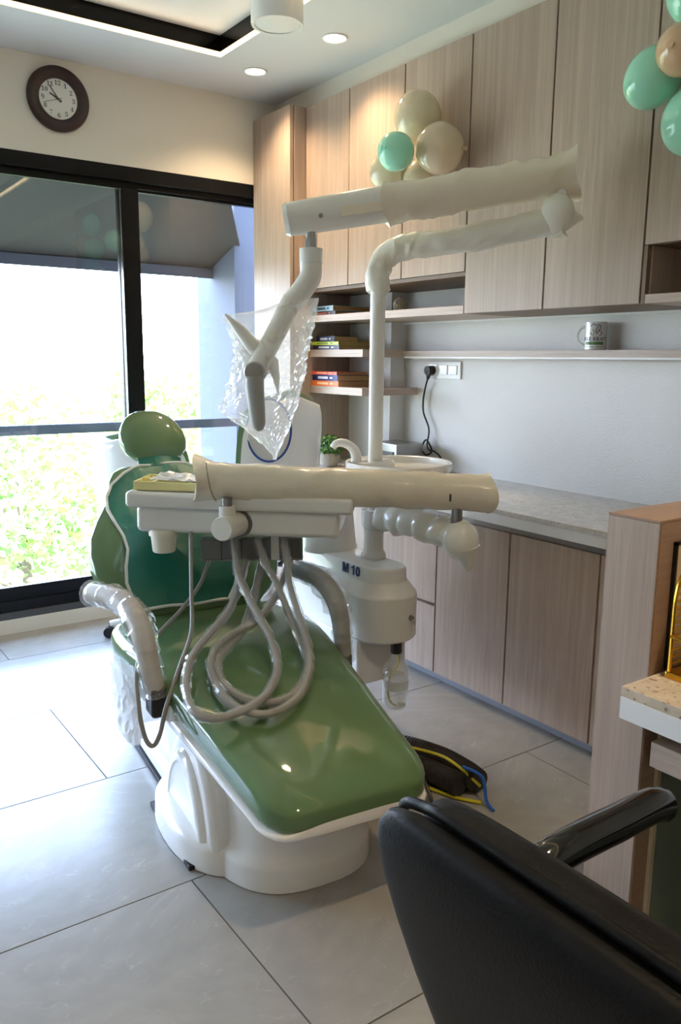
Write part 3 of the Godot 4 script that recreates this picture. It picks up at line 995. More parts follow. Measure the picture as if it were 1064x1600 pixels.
	# armrests wrapped in plastic
	var arms := [[[-0.285, 0.40, -0.10], [-0.295, 0.46, -0.115], [-0.30, 0.53, -0.15], [-0.302, 0.575, -0.22], [-0.315, 0.598, -0.31], [-0.345, 0.597, -0.40], [-0.372, 0.588, -0.47]], [[0.30, 0.38, -0.14], [0.30, 0.46, -0.155], [0.30, 0.53, -0.18], [0.30, 0.575, -0.24], [0.30, 0.592, -0.32], [0.30, 0.59, -0.40], [0.30, 0.585, -0.48]]]
	for k in 2:
		var path := spline(pts(arms[k]), 6)
		var a := Shape.new()
		var rr := []
		for i in path.size():
			rr.append(lerpf(0.024, 0.030, clampf(i / 14.0, 0, 1)) * (0.75 if i == path.size() - 1 else 1.0))
		a.tube(path, rr, 14)
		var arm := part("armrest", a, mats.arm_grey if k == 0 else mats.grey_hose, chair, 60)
		var wrap := Shape.new()
		var wr := []
		var wp := []
		var rng := RandomNumberGenerator.new()
		rng.seed = 21 + k
		for i in path.size():
			wp.append(path[i] + Vector3(rng.randf_range(-1, 1), rng.randf_range(-1, 1), rng.randf_range(-1, 1)) * 0.003)
			wr.append(rr[i] + rng.randf_range(0.0015, 0.011) + (0.006 if i > 12 and i < 22 else 0.0))
		wrap.tube(wp, wr, 13)
		part("plastic_wrap", wrap, mats.film_thin, arm, 12)
		var joint := Shape.new()
		joint.rbox(path[0] + Vector3(signf(path[0].x) * -0.004, -0.02, -0.012), Vector3(0.05, 0.085, 0.07), 0.012, 2)
		part("joint_block", joint, mats.black_plastic, arm)
	# loose protective plastic hanging by the joint
	var hang := Shape.new()
	var hrings := []
	var hn := noise(9.0, 5, 3)
	for r in 14:
		var f := r / 13.0
		var ring := PackedVector3Array()
		for i in 30:
			var a := TAU * i / 30
			var wob := 1.0 + 0.32 * hn.get_noise_3d(cos(a) * 0.35, f * 0.5, sin(a) * 0.35)
			var w := lerpf(0.07, 0.092, sin(f * 2.4)) * (1.0 if r < 13 else 0.7)
			ring.append(Vector3(-0.332, 0.425 - f * 0.18, -0.27 + f * 0.05) + Vector3(cos(a) * w * 0.32 * wob, sin(a * 3 + f * 5.0) * 0.006, sin(a) * w * 1.15 * wob))
		hrings.append(ring)
	hang.loft(hrings, false, true)
	part("loose_plastic", hang, mats.film_milky, chair, 20)
	# teal cover with white edging draped over the backrest
	var cov := [[-0.02, -0.20, 0.09], [0.02, -0.222, 0.12], [0.07, -0.232, 0.142], [0.13, -0.222, 0.155], [0.19, -0.205, 0.162], [0.25, -0.205, 0.168], [0.31, -0.222, 0.18], [0.37, -0.232, 0.192], [0.43, -0.222, 0.196], [0.48, -0.196, 0.185], [0.52, -0.15, 0.155], [0.55, -0.105, 0.115], [0.566, -0.078, 0.09]]
	var sheet := []
	var under := []
	var left := []
	var right := []
	for q in cov:
		var half := key(bt, q[0], 1)
		var thick := key(bt, q[0], 2)
		var row := PackedVector3Array()
		var low := PackedVector3Array()
		for i in 25:
			var x: float = lerpf(q[1], q[2], i / 24.0)
			var rel := clampf(absf(x) / half, 0.0, 0.999)
			var n := thick / 2 * pow(1.0 - pow(rel, 1.0 / 0.275), 0.275)
			n += 0.007 + 0.003 * sin(x * 40.0 + q[0] * 23.0) + 0.003 * sin(q[0] * 60.0 - x * 14.0)
			row.append(back_point(x, q[0], n))
			low.append(back_point(x, q[0], n - 0.004))
		sheet.append(row)
		under.append(low)
		left.append(row[0])
		right.append(row[24])
	var cs := Shape.new()
	var loops := []
	for k in sheet.size():
		var rev: PackedVector3Array = under[k].duplicate()
		rev.reverse()
		loops.append(sheet[k] + rev)
	cs.loft(loops)
	var cover := thing("backrest_cover", "dark teal fabric cover with white edging draped over the chair back", "cover", CHAIR_AT)
	origin.erase(cover)
	cover.rotation_degrees.y = CHAIR_TURN
	part("fabric", cs, mats.cover_teal, cover, 60)
	var edge := left.duplicate()
	for p in sheet[-1]:
		edge.append(p)
	right.reverse()
	edge.append_array(right)
	var bottom := Array(sheet[0])
	bottom.reverse()
	edge.append_array(bottom)
	var clean := []
	for p in edge:
		if clean.is_empty() or clean[-1].distance_to(p) > 0.006:
			clean.append(p)
	if clean[0].distance_to(clean[-1]) < 0.006:
		clean.pop_back()
	var pip := Shape.new()
	pip.tube(clean, 0.0055, 6, false, true)
	part("edging", pip, mats.piping_white, cover, 60)
	var collar := Shape.new()
	var crow := []
	for t in [0.555, 0.575, 0.595, 0.61]:
		var ring := PackedVector3Array()
		for i in 13:
			var x := lerpf(-0.075, 0.085, i / 12.0)
			ring.append(back_point(x, t, 0.048 - 4.0 * x * x))
		for i in 13:
			var x := lerpf(0.085, -0.075, i / 12.0)
			ring.append(back_point(x, t, 0.044 - 4.0 * x * x))
		crow.append(ring)
	collar.loft(crow)
	part("collar", collar, mats.cover_teal, cover, 60)
	var ce := Shape.new()
	var cl := []
	for i in 13:
		var x := lerpf(-0.08, 0.09, i / 12.0)
		cl.append(back_point(x, 0.612, 0.048 - 4.0 * x * x))
	ce.tube(cl, 0.005, 6)
	part("edging", ce, mats.piping_white, cover, 60)

# ------------------------------------------------------------------ side unit with bowl and post
const POST := Vector3(1.69, 0, -2.19)

func stadium(x: float, z0: float, z1: float, r: float, y: float) -> PackedVector3Array:
	var ring := PackedVector3Array()
	for i in 17:
		var a := PI * i / 16.0
		ring.append(Vector3(x + cos(a) * r, y, z1 + sin(a) * r))
	for i in 17:
		var a := PI + PI * i / 16.0
		ring.append(Vector3(x + cos(a) * r, y, z0 + sin(a) * r))
	return ring

func text_mesh(words: String, size: float, depth: float, bold := 700, serif := false) -> TextMesh:
	var t := TextMesh.new()
	var font := SystemFont.new()
	font.font_names = PackedStringArray(["Droid Serif" if serif else "Droid Sans"])
	font.font_weight = bold
	t.font = font
	t.text = words
	t.font_size = 32
	t.pixel_size = size / 32.0
	t.depth = depth
	t.curve_step = 1.0
	return t

func side_unit() -> void:
	var u := thing("dental_side_unit", "white dental side unit marked with blue letters beside the chair", "dental unit", Vector3(1.655, 0.19, -2.3))
	var x := 1.655
	var s := Shape.new()
	s.loft([stadium(x, -2.52, -2.09, 0.108, 0.352), stadium(x, -2.52, -2.09, 0.115, 0.36), stadium(x, -2.52, -2.09, 0.116, 0.50), stadium(x, -2.52, -2.09, 0.112, 0.51), stadium(x, -2.52, -2.09, 0.083, 0.545), stadium(x, -2.52, -2.09, 0.079, 0.552), stadium(x, -2.52, -2.09, 0.078, 0.585), stadium(x, -2.52, -2.09, 0.072, 0.594), stadium(x, -2.52, -2.09, 0.06, 0.597)])
	part("drum", s, mats.white_plastic, u, 38)
	var low := Shape.new()
	low.rbox(Vector3(1.648, 0.275, -2.345), Vector3(0.208, 0.17, 0.54), 0.012, 2)
	part("lower_body", low, mats.white_plastic, u)
	part("mounting_arm", bx(1.22, 1.56, 0.20, 0.27, -2.36, -2.26, 0.006), mats.white_matte, u)
	# lettering on the sloping shoulder
	var tm := text_mesh("M 10", 0.046, 0.003, 800)
	var letters := Shape.new()
	letters.append_mesh(tm, func(p: Vector3) -> Vector3: return Vector3(0, p.y, 0) + Vector3(0, 0, p.x) + Vector3(-p.z, 0, 0))
	letters.move(Transform3D(Basis(), Vector3(1.5755, 0.574, -2.165)))
	part("lettering", letters, mats.print_blue, u, 20, "blue letters M 10")
	var sw := Shape.new()
	sw.lathe([[0.002, 0.012], [0.008, 0.012], [0.009, 0.0], [0.002, 0.0]], 14, Transform3D(Basis(Vector3(1, 0, 0), PI / 2).rotated(Vector3.UP, -0.1), Vector3(1.685, 0.435, -1.979)))
	sw.tube([Vector3(1.685, 0.435, -1.972), Vector3(1.686, 0.418, -1.955)], 0.0035, 8)
	part("switch", sw, mats.steel, u)
	# stand of the cuspidor
	var dome := Shape.new()
	dome.lathe([[0.002, 0.585], [0.108, 0.590], [0.108, 0.60], [0.104, 0.606], [0.092, 0.72], [0.085, 0.78], [0.075, 0.86], [0.05, 0.88], [0.002, 0.885]], 36, Transform3D(Basis(), Vector3(1.655, 0, -2.42)))
	part("cuspidor_stand", dome, mats.white_plastic, u)
	part("sensor_window", bx(1.602, 1.632, 0.708, 0.736, -2.345, -2.335), mats.black_plastic, u)
	# post with flange
	var post := Shape.new()
	post.lathe([[0.002, 0.592], [0.042, 0.592], [0.044, 0.60], [0.042, 0.612], [0.036, 0.618], [0.034, 0.63], [0.034, 0.70], [0.04, 0.705], [0.04, 0.72], [0.034, 0.724], [0.034, 0.745], [0.0245, 0.75], [0.0245, 1.50], [0.002, 1.50]], 26, Transform3D(Basis(), POST))
	part("post", post, mats.white_tube, u)
	# bowl
	var bc := Vector3(1.735, 0, -2.12)
	var bowl := Shape.new()
	bowl.lathe([[0.002, 0.895], [0.15, 0.895], [0.172, 0.902], [0.178, 0.912], [0.179, 0.934], [0.175, 0.937], [0.170, 0.934], [0.168, 0.915], [0.155, 0.909], [0.10, 0.906], [0.002, 0.906]], 56, Transform3D(Basis(), bc))
	part("bowl", bowl, mats.white_plastic, u)
	var hub := Shape.new()
	hub.lathe([[0.002, 0.885], [0.075, 0.885], [0.078, 0.93], [0.072, 0.936], [0.03, 0.938], [0.002, 0.938]], 32, Transform3D(Basis(), POST + Vector3(-0.005, 0, -0.01)))
	part("bowl_hub", hub, mats.white_plastic, u)
	# spout
	var sp := Vector3(1.60, 0, -2.21)
	var spout := Shape.new()
	spout.tube(spline([sp + Vector3(0.02, 0.86, 0.01), sp + Vector3(0.02, 0.93, 0.01), sp + Vector3(0.012, 0.972, 0.006), sp + Vector3(-0.012, 0.995, -0.012), sp + Vector3(-0.035, 0.995, -0.03), sp + Vector3(-0.045, 0.98, -0.038)], 5), [0.022, 0.022, 0.021, 0.021, 0.020, 0.020, 0.019, 0.018, 0.018, 0.017, 0.017, 0.016, 0.016, 0.015, 0.015, 0.015, 0.014, 0.014, 0.014, 0.013, 0.013, 0.013, 0.012, 0.012, 0.012, 0.012], 12)
	part("spout", spout, mats.white_plastic, u)
	part("spout_shelf", bx(1.55, 1.72, 0.872, 0.884, -2.42, -2.14, 0.004), mats.white_plastic, u)
	# water bottle under the drum
	var wb := Vector3(1.644, 0, -1.998)
	var bt := thing("water_bottle", "clear plastic water bottle with black cap hanging under the white side unit", "bottle", wb + Vector3(0, 0.124, 0))
	var bs := Shape.new()
	bs.lathe([[0.016, 0.318], [0.017, 0.310], [0.018, 0.296], [0.03, 0.286], [0.041, 0.272], [0.0445, 0.255], [0.0445, 0.15], [0.042, 0.134], [0.034, 0.126], [0.002, 0.124]], 30, Transform3D(Basis(), wb))
	part("bottle_body", bs, mats.bottle_clear, bt)
	var ws := Shape.new()
	ws.lathe([[0.002, 0.236], [0.0425, 0.236], [0.0425, 0.152], [0.040, 0.137], [0.033, 0.129], [0.002, 0.127]], 30, Transform3D(Basis(), wb))
	part("water", ws, mats.water, bt)
	var cap := Shape.new()
	cap.lathe([[0.002, 0.352], [0.0185, 0.352], [0.0195, 0.345], [0.0195, 0.322], [0.0185, 0.316], [0.002, 0.316]], 24, Transform3D(Basis(), wb))
	part("cap", cap, mats.black_plastic, bt)
	var lab := Shape.new()
	var arc0 := PackedVector3Array()
	var arc1 := PackedVector3Array()
	for i in 20:
		var a := deg_to_rad(20.0 + 150.0 * i / 19.0)
		arc0.append(wb + Vector3(-cos(a - 0.8) * 0.0452, 0.196, sin(a - 0.8) * 0.0452))
		arc1.append(wb + Vector3(-cos(a - 0.8) * 0.0452, 0.228, sin(a - 0.8) * 0.0452))
	for i in 19:
		lab.quad(arc0[i], arc0[i + 1], arc1[i + 1], arc1[i])
	part("sticker", lab, mats.bottle_label, bt)
	var straw := Shape.new()
	straw.tube(spline([wb + Vector3(0.004, 0.32, 0.0), wb + Vector3(0.01, 0.28, 0.004), wb + Vector3(-0.03, 0.22, 0.0), wb + Vector3(-0.036, 0.17, 0.01), wb + Vector3(-0.015, 0.14, 0.012), wb + Vector3(0.006, 0.136, 0.012)], 5), 0.0028, 7)
	part("feed_hose", straw, mats.yellow_wire, bt)
	var wgt := Shape.new()
	wgt.tube([wb + Vector3(-0.002, 0.135, 0.012), wb + Vector3(0.03, 0.134, 0.014)], 0.007, 10)
	part("hose_weight", wgt, mats.white_plastic, bt)
	# corrugated hoses on the floor beyond the foot end
	var hp := [[[1.20, 0.05, -2.10], [1.40, 0.045, -2.02], [1.56, 0.045, -1.92], [1.63, 0.045, -1.78], [1.64, 0.045, -1.66], [1.63, 0.045, -1.585]], [[1.20, 0.05, -2.00], [1.38, 0.042, -1.93], [1.50, 0.042, -1.84], [1.555, 0.042, -1.72], [1.575, 0.042, -1.60]]]
	for k in 2:
		var path := spline(pts(hp[k]), 16)
		var fine := []
		for i in path.size() - 1:
			fine.append(path[i])
			fine.append(path[i].lerp(path[i + 1], 0.5))
		var rr := []
		for i in fine.size():
			rr.append(0.036 if i % 2 == 0 else 0.0315)
		var hs := Shape.new()
		hs.tube(fine, rr, 14)
		var hose := whole("corrugated_hose", hs, mats.hose_black, path[0], ["black corrugated supply hose on the floor, nearer the base cabinets", "black corrugated supply hose on the floor, nearer the chair foot"][k], "hose", "supply hoses under the dental chair", "", 60)
	var wires := [["yellow_wire", [[1.46, 0.085, -1.93], [1.53, 0.083, -1.84], [1.59, 0.08, -1.74], [1.60, 0.08, -1.66], [1.615, 0.045, -1.56]], "thin yellow tube lying along the black floor hoses"], ["yellow_wire", [[1.50, 0.008, -1.78], [1.53, 0.008, -1.68], [1.56, 0.007, -1.60], [1.60, 0.007, -1.54]], "thin yellow tube on the floor beside the black hoses"], ["blue_wire", [[1.60, 0.085, -1.62], [1.61, 0.08, -1.55], [1.605, 0.02, -1.525], [1.60, 0.005, -1.49]], "thin blue tube hanging off the black hose end"], ["black_plastic", [[1.52, 0.09, -1.76], [1.50, 0.05, -1.68], [1.48, 0.006, -1.62], [1.44, 0.006, -1.60]], "thin black cable dropping beside the corrugated hoses"]]
	for w in wires:
		var ss := Shape.new()
		ss.tube(spline(pts(w[1]), 6), 0.005, 7)
		var p0: Array = w[1][0]
		whole("supply_tube", ss, mats[w[0]], Vector3(p0[0], 0, p0[2]), w[2], "tube", "thin supply tubes")

# an arm wrapped in foam and film: uneven radius along the path
func wrapped(path: Array, base: float, swell: float, the_seed: int, sides := 22, flare0 := 0.0, flare1 := 0.0, puffs := 0.0) -> Shape:
	var s := Shape.new()
	var n1 := noise(1.0, the_seed, 3)
	var rings := []
	var up := Vector3.UP
	for k in path.size():
		var p: Vector3 = path[k]
		var t: Vector3 = (path[mini(k + 1, path.size() - 1)] - path[maxi(k - 1, 0)]).normalized()
		if k == 0 and absf(t.dot(up)) > 0.9:
			up = Vector3.RIGHT
		var side := t.cross(up).normalized()
		up = side.cross(t).normalized()
		var f := float(k) / (path.size() - 1)
		var ring := PackedVector3Array()
		for i in sides:
			var a := TAU * i / sides
			var q := p * 9.0
			var r := base + swell * (n1.get_noise_3d(q.x + cos(a) * 0.5, q.y + sin(a) * 0.5, q.z) + 0.6 * n1.get_noise_3d(q.x * 3.0, q.y * 3.0 + cos(a) * 0.6, q.z * 3.0 + sin(a)))
			r += 0.009 * (absf(sin(f * puffs * PI)) - 0.5) if puffs > 0.0 else 0.0
			r += flare0 * pow(maxf(0.0, 1.0 - f * 9.0), 2.0) * (1.0 + 0.5 * sin(a * 3.0 + the_seed))
			r += flare1 * pow(maxf(0.0, 1.0 - (1.0 - f) * 9.0), 2.0) * (1.0 + 0.5 * sin(a * 2.0 + the_seed))
			ring.append(p + (side * cos(a) + up * sin(a)) * r + t * 0.012 * sin(a * 2.0 + the_seed) * (1.0 if (k == 0 or k == path.size() - 1) else 0.0))
		rings.append(ring)
	s.loft(rings)
	return s

func between(a: Vector3, b: Vector3, n: int) -> Array:
	var out := []
	for i in n + 1:
		out.append(a.lerp(b, float(i) / n))
	return out

const VIEW_RIGHT := Vector3(0.817, 0, 0.577)
const VIEW_AWAY := Vector3(0.577, 0, -0.817)

func operating_lamp() -> void:
	var l := thing("operating_lamp", "dental operating lamp on wrapped double arm above the chair", "lamp", Vector3(1.69, 1.49, -2.19))
	# lower arm: from the post, bending over towards the cabinets
	var low := spline(pts([[1.69, 1.49, -2.19], [1.69, 1.555, -2.19], [1.712, 1.605, -2.175], [1.752, 1.628, -2.13], [1.80, 1.638, -2.065], [1.90, 1.658, -1.93], [2.0, 1.682, -1.82], [2.06, 1.698, -1.755]]), 12)
	part("lower_arm", wrapped(low, 0.041, 0.009, 4, 22, 0.0, 0.006), mats.foam_white, l, 60)
	var knuckle := Shape.new()
	knuckle.ball(Vector3(2.045, 1.715, -1.762), Vector3(0.052, 0.062, 0.052), Basis(), 12, 18)
	knuckle.tube([Vector3(2.05, 1.70, -1.76), Vector3(2.115, 1.705, -1.72)], [0.05, 0.006], 14)
	part("wrapped_joint", knuckle, mats.foam_white, l, 60)
	var pin := Shape.new()
	pin.tube([Vector3(2.05, 1.72, -1.76), Vector3(2.06, 1.83, -1.77)], 0.022, 12)
	part("joint_pin", pin, mats.white_tube, l)
	# upper arm: bare housing then foam wrapping
	var a := Vector3(1.372, 1.690, -2.242)
	var b := Vector3(2.105, 1.838, -1.757)
	var mid := a.lerp(b, 0.335)
	var house := Shape.new()
	house.tube([a, a.lerp(b, 0.012), a.lerp(b, 0.2), mid.lerp(b, 0.05)], [0.046, 0.050, 0.053, 0.055], 24)
	part("upper_housing", house, mats.white_tube, l)
	var capm := Shape.new()
	capm.tube([a.lerp(b, -0.010), a.lerp(b, 0.006)], [0.044, 0.0515], 24)
	part("end_cap", capm, mats.white_plastic, l)
	part("upper_wrap", wrapped(between(mid, b, 40), 0.060, 0.010, 11, 26, 0.006, 0.016), mats.foam, l, 60)
	var flap := Shape.new()
	flap.box(a.lerp(b, 0.27) + Vector3(0.0, -0.012, 0) - VIEW_AWAY * 0.056, Vector3(0.14, 0.028, 0.002), Basis(VIEW_RIGHT, Vector3.UP, -VIEW_AWAY).rotated(VIEW_AWAY, -0.14))
	part("tape", flap, mats.foam, l)
	var screw := Shape.new()
	screw.ball(a.lerp(b, 0.12) - VIEW_AWAY * 0.052 + Vector3(0, -0.012, 0), Vector3(0.007, 0.007, 0.007), Basis(), 6, 10)
	part("screw", screw, mats.steel, l)
	# swivel pin, elbow and yoke down to the head
	var e := a.lerp(b, 0.085)
	var sw := Shape.new()
	sw.tube([e, e + Vector3(0, -0.10, 0)], 0.0185, 14)
	part("swivel_pin", sw, mats.chrome, l)
	var p0 := e + Vector3(0, -0.098, 0)
	var elbow := Shape.new()
	var ep := spline([p0, p0 + Vector3(0, -0.045, 0), p0 + Vector3(-0.004, -0.085, 0), p0 + Vector3(-0.03, -0.13, -0.015), p0 + Vector3(-0.058, -0.165, -0.03)], 6)
	elbow.tube(ep, 0.034, 18)
	part("elbow", elbow, mats.white_tube, l)
	var collar := Shape.new()
	collar.tube([p0 + Vector3(0, 0.002, 0), p0 + Vector3(0, -0.042, 0)], 0.036, 20)
	part("elbow_collar", collar, mats.white_plastic, l)
	var q: Vector3 = ep[-1]
	var hc := Vector3(1.225, 1.232, -2.186)
	var yoke := Shape.new()
	yoke.tube(spline([q + Vector3(0.012, 0.02, 0.006), q, q.lerp(hc, 0.35) + Vector3(0.006, 0.006, 0), q.lerp(hc, 0.7) + Vector3(0.004, 0.006, 0), hc], 6), 0.031, 18)
	part("yoke_arm", yoke, mats.white_tube, l)
	var knob := Shape.new()
	knob.tube([hc - VIEW_AWAY * 0.04, hc - VIEW_AWAY * 0.034, hc + VIEW_AWAY * 0.07], [0.027, 0.0315, 0.0315], 20)
	part("head_hub", knob, mats.grey_light, l)
	var handle := Shape.new()
	var hf := hc - VIEW_AWAY * 0.022
	handle.tube([hf + Vector3(0, -0.012, 0), hf + Vector3(0.001, -0.05, 0), hf + Vector3(0.006, -0.12, 0.004), hf + Vector3(0.009, -0.155, 0.006), hf + Vector3(0.010, -0.170, 0.006), hf + Vector3(0.010, -0.176, 0.006)], [0.0285, 0.028, 0.0245, 0.022, 0.015, 0.005], 18)
	part("handle", handle, mats.grey_light, l)
	# light shields of the head: a pointed wing on either side and a small dish behind
	for wing in [[[-0.093, 0.170, 0.003], [-0.049, 0.125, 0.018], [-0.006, 0.070, 0.024], [0.02, 0.04, 0.018]], [[0.035, 0.045, 0.016], [0.050, 0.030, 0.018], [0.060, -0.02, 0.012], [0.066, -0.066, 0.003]]]:
		var w := Shape.new()
		var wp := []
		var wr := []
		for k in wing:
			wp.append(hc + VIEW_RIGHT * k[0] + Vector3(0, k[1], 0) + VIEW_AWAY * 0.04)
			wr.append(k[2])
		w.tube(wp, wr, 14)
		part("light_shield", w, mats.white_tube, l)
	var dish := Shape.new()
	var db := Basis(VIEW_RIGHT, -VIEW_AWAY, Vector3.UP).rotated(VIEW_RIGHT, -0.5).rotated(Vector3.UP, 0.9)
	dish.lathe([[0.002, 0.02], [0.04, 0.022], [0.055, 0.014], [0.062, 0.0], [0.062, -0.008], [0.05, -0.004], [0.002, 0.004]], 28, Transform3D(db.orthonormalized(), hc + VIEW_AWAY * 0.085 + Vector3(0, 0.045, 0)))
	part("reflector", dish, mats.white_plastic, l)
	# clear bag pulled over the head
	var outline := [[462, -8, 12], [468, -42, 24], [480, -70, 34], [492, -142, 14], [510, -128, 40], [530, -122, 62], [555, -120, 74], [580, -126, 78], [605, -132, 76], [625, -142, 70], [640, -146, 62], [655, -126, 54], [670, -104, 46], [685, -88, 38], [700, -72, 26], [712, -62, 12], [718, -60, 4]]
	var rights := [[462, 12], [480, 6], [510, 0], [540, -6], [580, -14], [620, -24], [650, -32], [670, -38], [690, -46], [705, -52], [718, -58]]
	var bag := Shape.new()
	var bn := noise(1.0, 42, 4)
	var brings := []
	var per := 2.48 / 1275.0
	var c0 := Vector3(1.425, 1.27, -2.19)   # the height of the eye, straight below the swivel
	for r in 64:
		var y := lerpf(462, 718, r / 63.0)
		var lx := key(outline, y, 1)
		var dp := key(outline, y, 2)
		var rx := key(rights, y, 1)
		var cx := (lx + rx) / 2.0
		var hw := maxf(3.0, (rx - lx) / 2.0)
		var ring := PackedVector3Array()
		for i in 64:
			var a2 := TAU * i / 64
			var wob := bn.get_noise_3d(cos(a2) * 2.2, y * 0.016, sin(a2) * 2.2) * 0.30 + absf(bn.get_noise_3d(cos(a2) * 5.0 + 7.0, y * 0.03, sin(a2) * 5.0)) * 0.20
			wob += (0.12 - absf(bn.get_noise_3d(cos(a2) * 11.0 + 3.0, y * 0.09, sin(a2) * 11.0)) * 0.5) * minf(1.0, (y - 462.0) / 40.0)
			var px := cx + cos(a2) * hw * (1.0 + wob * 0.6)
			var pz := sin(a2) * dp * (1.0 + wob)
			ring.append(c0 + VIEW_RIGHT * (px * per) + VIEW_AWAY * (pz * per * 0.9 + 0.02) + Vector3(0, (557 - y) * per * 1.02 + wob * 0.012, 0))
		brings.append(ring)
	bag.loft(brings, false, true)
	whole("plastic_bag", bag, mats.film, Vector3(1.30, 1.0, -2.2), "crumpled clear plastic bag pulled over the lamp head", "plastic bag", "", "", 25)

# ------------------------------------------------------------------ delivery arm, tray and hoses
func delivery() -> void:
	var d := thing("instrument_delivery", "white instrument tray hung from a foam-wrapped swing arm", "dental tray", Vector3(1.69, 0.72, -2.19))
	# arm from the post to the outer joint
	var ring := Shape.new()
	ring.tube([Vector3(1.69, 0.715, -2.19), Vector3(1.69, 0.765, -2.19)], 0.045, 22)
	part("swivel_ring", ring, mats.white_tube, d)
	part("inner_arm", wrapped(spline(pts([[1.70, 0.745, -2.16], [1.715, 0.745, -2.05], [1.728, 0.738, -1.92], [1.738, 0.728, -1.815]]), 14), 0.047, 0.010, 19, 22, 0.0, 0.0, 6.0), mats.foam_white, d, 60)
	var jt := Shape.new()
	jt.ball(Vector3(1.738, 0.722, -1.812), Vector3(0.058, 0.064, 0.058), Basis(), 12, 20)
	jt.tube([Vector3(1.745, 0.70, -1.80), Vector3(1.758, 0.625, -1.79)], [0.05, 0.006], 14)
	part("wrapped_joint", jt, mats.foam_white, d, 60)
	var pin := Shape.new()
	pin.tube([Vector3(1.728, 0.76, -1.822), Vector3(1.728, 0.85, -1.822)], 0.018, 14)
	part("joint_pin", pin, mats.steel, d)
	# main foam-wrapped arm
	var a := Vector3(1.066, 0.902, -2.275)
	var b := Vector3(1.822, 0.868, -1.772)
	part("main_arm", wrapped(between(a, b, 60), 0.0585, 0.006, 27, 28, 0.016, 0.005), mats.foam, d, 60)
	var skin := Shape.new()
	var sp := []
	for i in 10:
		sp.append(a.lerp(b, 0.045) + Vector3(0, 0.062 * cos(i * 0.33), 0) - VIEW_AWAY * (0.063 * sin(i * 0.33)) + VIEW_RIGHT * (0.004 * i - 0.01))
	skin.tube(sp, 0.0022, 6)
	part("tie_cord", skin, mats.lattice, d)
	var mark := Shape.new()
	mark.box(a.lerp(b, 0.853) - VIEW_AWAY * 0.058 + Vector3(0, -0.01, 0), Vector3(0.006, 0.022, 0.004), Basis(VIEW_RIGHT, Vector3.UP, -VIEW_AWAY))
	part("tear", mark, mats.grey_dark, d)
	# hanger with hub at the tray
	var hx := Vector3(1.117, 0, -2.172)
	var hp := Shape.new()
	hp.tube([hx + Vector3(0, 0.86, 0), hx + Vector3(0, 0.80, 0)], 0.016, 14)
	part("hanger_pin", hp, mats.steel, d)
	var sock := Shape.new()
	sock.tube([hx + Vector3(0, 0.835, 0), hx + Vector3(0, 0.775, 0)], [0.025, 0.026], 18)
	part("hanger_socket", sock, mats.white_tube, d)
	var hub := Shape.new()
	var hc := hx + Vector3(0, 0.772, 0)
	hub.tube([hc - VIEW_AWAY * 0.05 - VIEW_RIGHT * 0.012, hc - VIEW_AWAY * 0.044 - VIEW_RIGHT * 0.010, hc + VIEW_AWAY * 0.07 + VIEW_RIGHT * 0.035], [0.034, 0.037, 0.037], 24)
	part("hub", hub, mats.white_tube, d)
	var gasket := Shape.new()
	gasket.tube([hc + VIEW_AWAY * 0.045 + VIEW_RIGHT * 0.026, hc + VIEW_AWAY * 0.062 + VIEW_RIGHT * 0.033], 0.045, 24)
	part("gasket", gasket, mats.grey_plastic, d)
	# the tray: a rim over a shallow body, turned towards the photographer's side
	var u := Vector3(0.772, -0.014, 0.635).normalized()
	var away := Vector3(0.635, 0, -0.772).normalized()
	var yb := away.cross(u).normalized()
	if yb.y < 0: yb = -yb
	var basis := Basis(u, yb, -away)
	var front := Vector3(0.882, 0.868, -2.398)
	var rim := Shape.new()
	rim.rbox(front + u * 0.352 + away * 0.13 + Vector3(0, -0.026, 0), Vector3(0.704, 0.05, 0.26), 0.014, 3, basis)
	var tray := part("tray_rim", rim, mats.white_plastic, d)
	var body := Shape.new()
	body.rbox(front + u * 0.345 + away * 0.135 + Vector3(0, -0.088, 0), Vector3(0.635, 0.085, 0.235), 0.018, 3, basis)
	part("tray_body", body, mats.white_plastic, d)
	# cup under the tray
	var cup := Shape.new()
	var cp := front + u * 0.105 + away * 0.05
	cup.lathe([[0.002, -0.196], [0.033, -0.196], [0.036, -0.192], [0.0405, -0.142], [0.046, -0.142], [0.047, -0.130], [0.043, -0.122], [0.002, -0.122]], 26, Transform3D(Basis(), cp))
	part("cup_holder", cup, mats.cup_cream, d)
	# grey instrument bar with its cradles
	var b0 := Vector3(1.103, 0.676, -2.322)
	var b1 := Vector3(1.366, 0.682, -2.139)
	var bu := (b1 - b0).normalized()
	var ba := Vector3(bu.z, 0, -bu.x)
	var bb := Basis(bu, ba.cross(bu).normalized() * (1.0 if ba.cross(bu).y > 0 else -1.0), -ba)
	var hang := Shape.new()
	for k in [0.2, 0.72]:
		hang.box(b0.lerp(b1, k) + Vector3(0, 0.05, 0) + ba * 0.03, Vector3(0.03, 0.07, 0.012), bb)
	part("bar_hanger", hang, mats.grey_plastic, d)
	for k in 5:
		var cell := Shape.new()
		cell.rbox(b0.lerp(b1, (k + 0.5) / 5.0), Vector3(0.0625, 0.066, 0.04), 0.003, 1, bb)
		part("cradle", cell, mats.grey_plastic, d)
	var foot := Shape.new()
	foot.box(b0.lerp(b1, 0.5) - Vector3(0, 0.035, 0), Vector3(0.322, 0.004, 0.042), bb)
	part("bar_edge", foot, mats.steel, d)
	var arm := Shape.new()
	arm.rbox(b0.lerp(b1, 0.73) + Vector3(0, 0.02, 0) - ba * 0.024, Vector3(0.027, 0.11, 0.008), 0.003, 1, bb)
	part("bar_bracket", arm, mats.white_plastic, d)
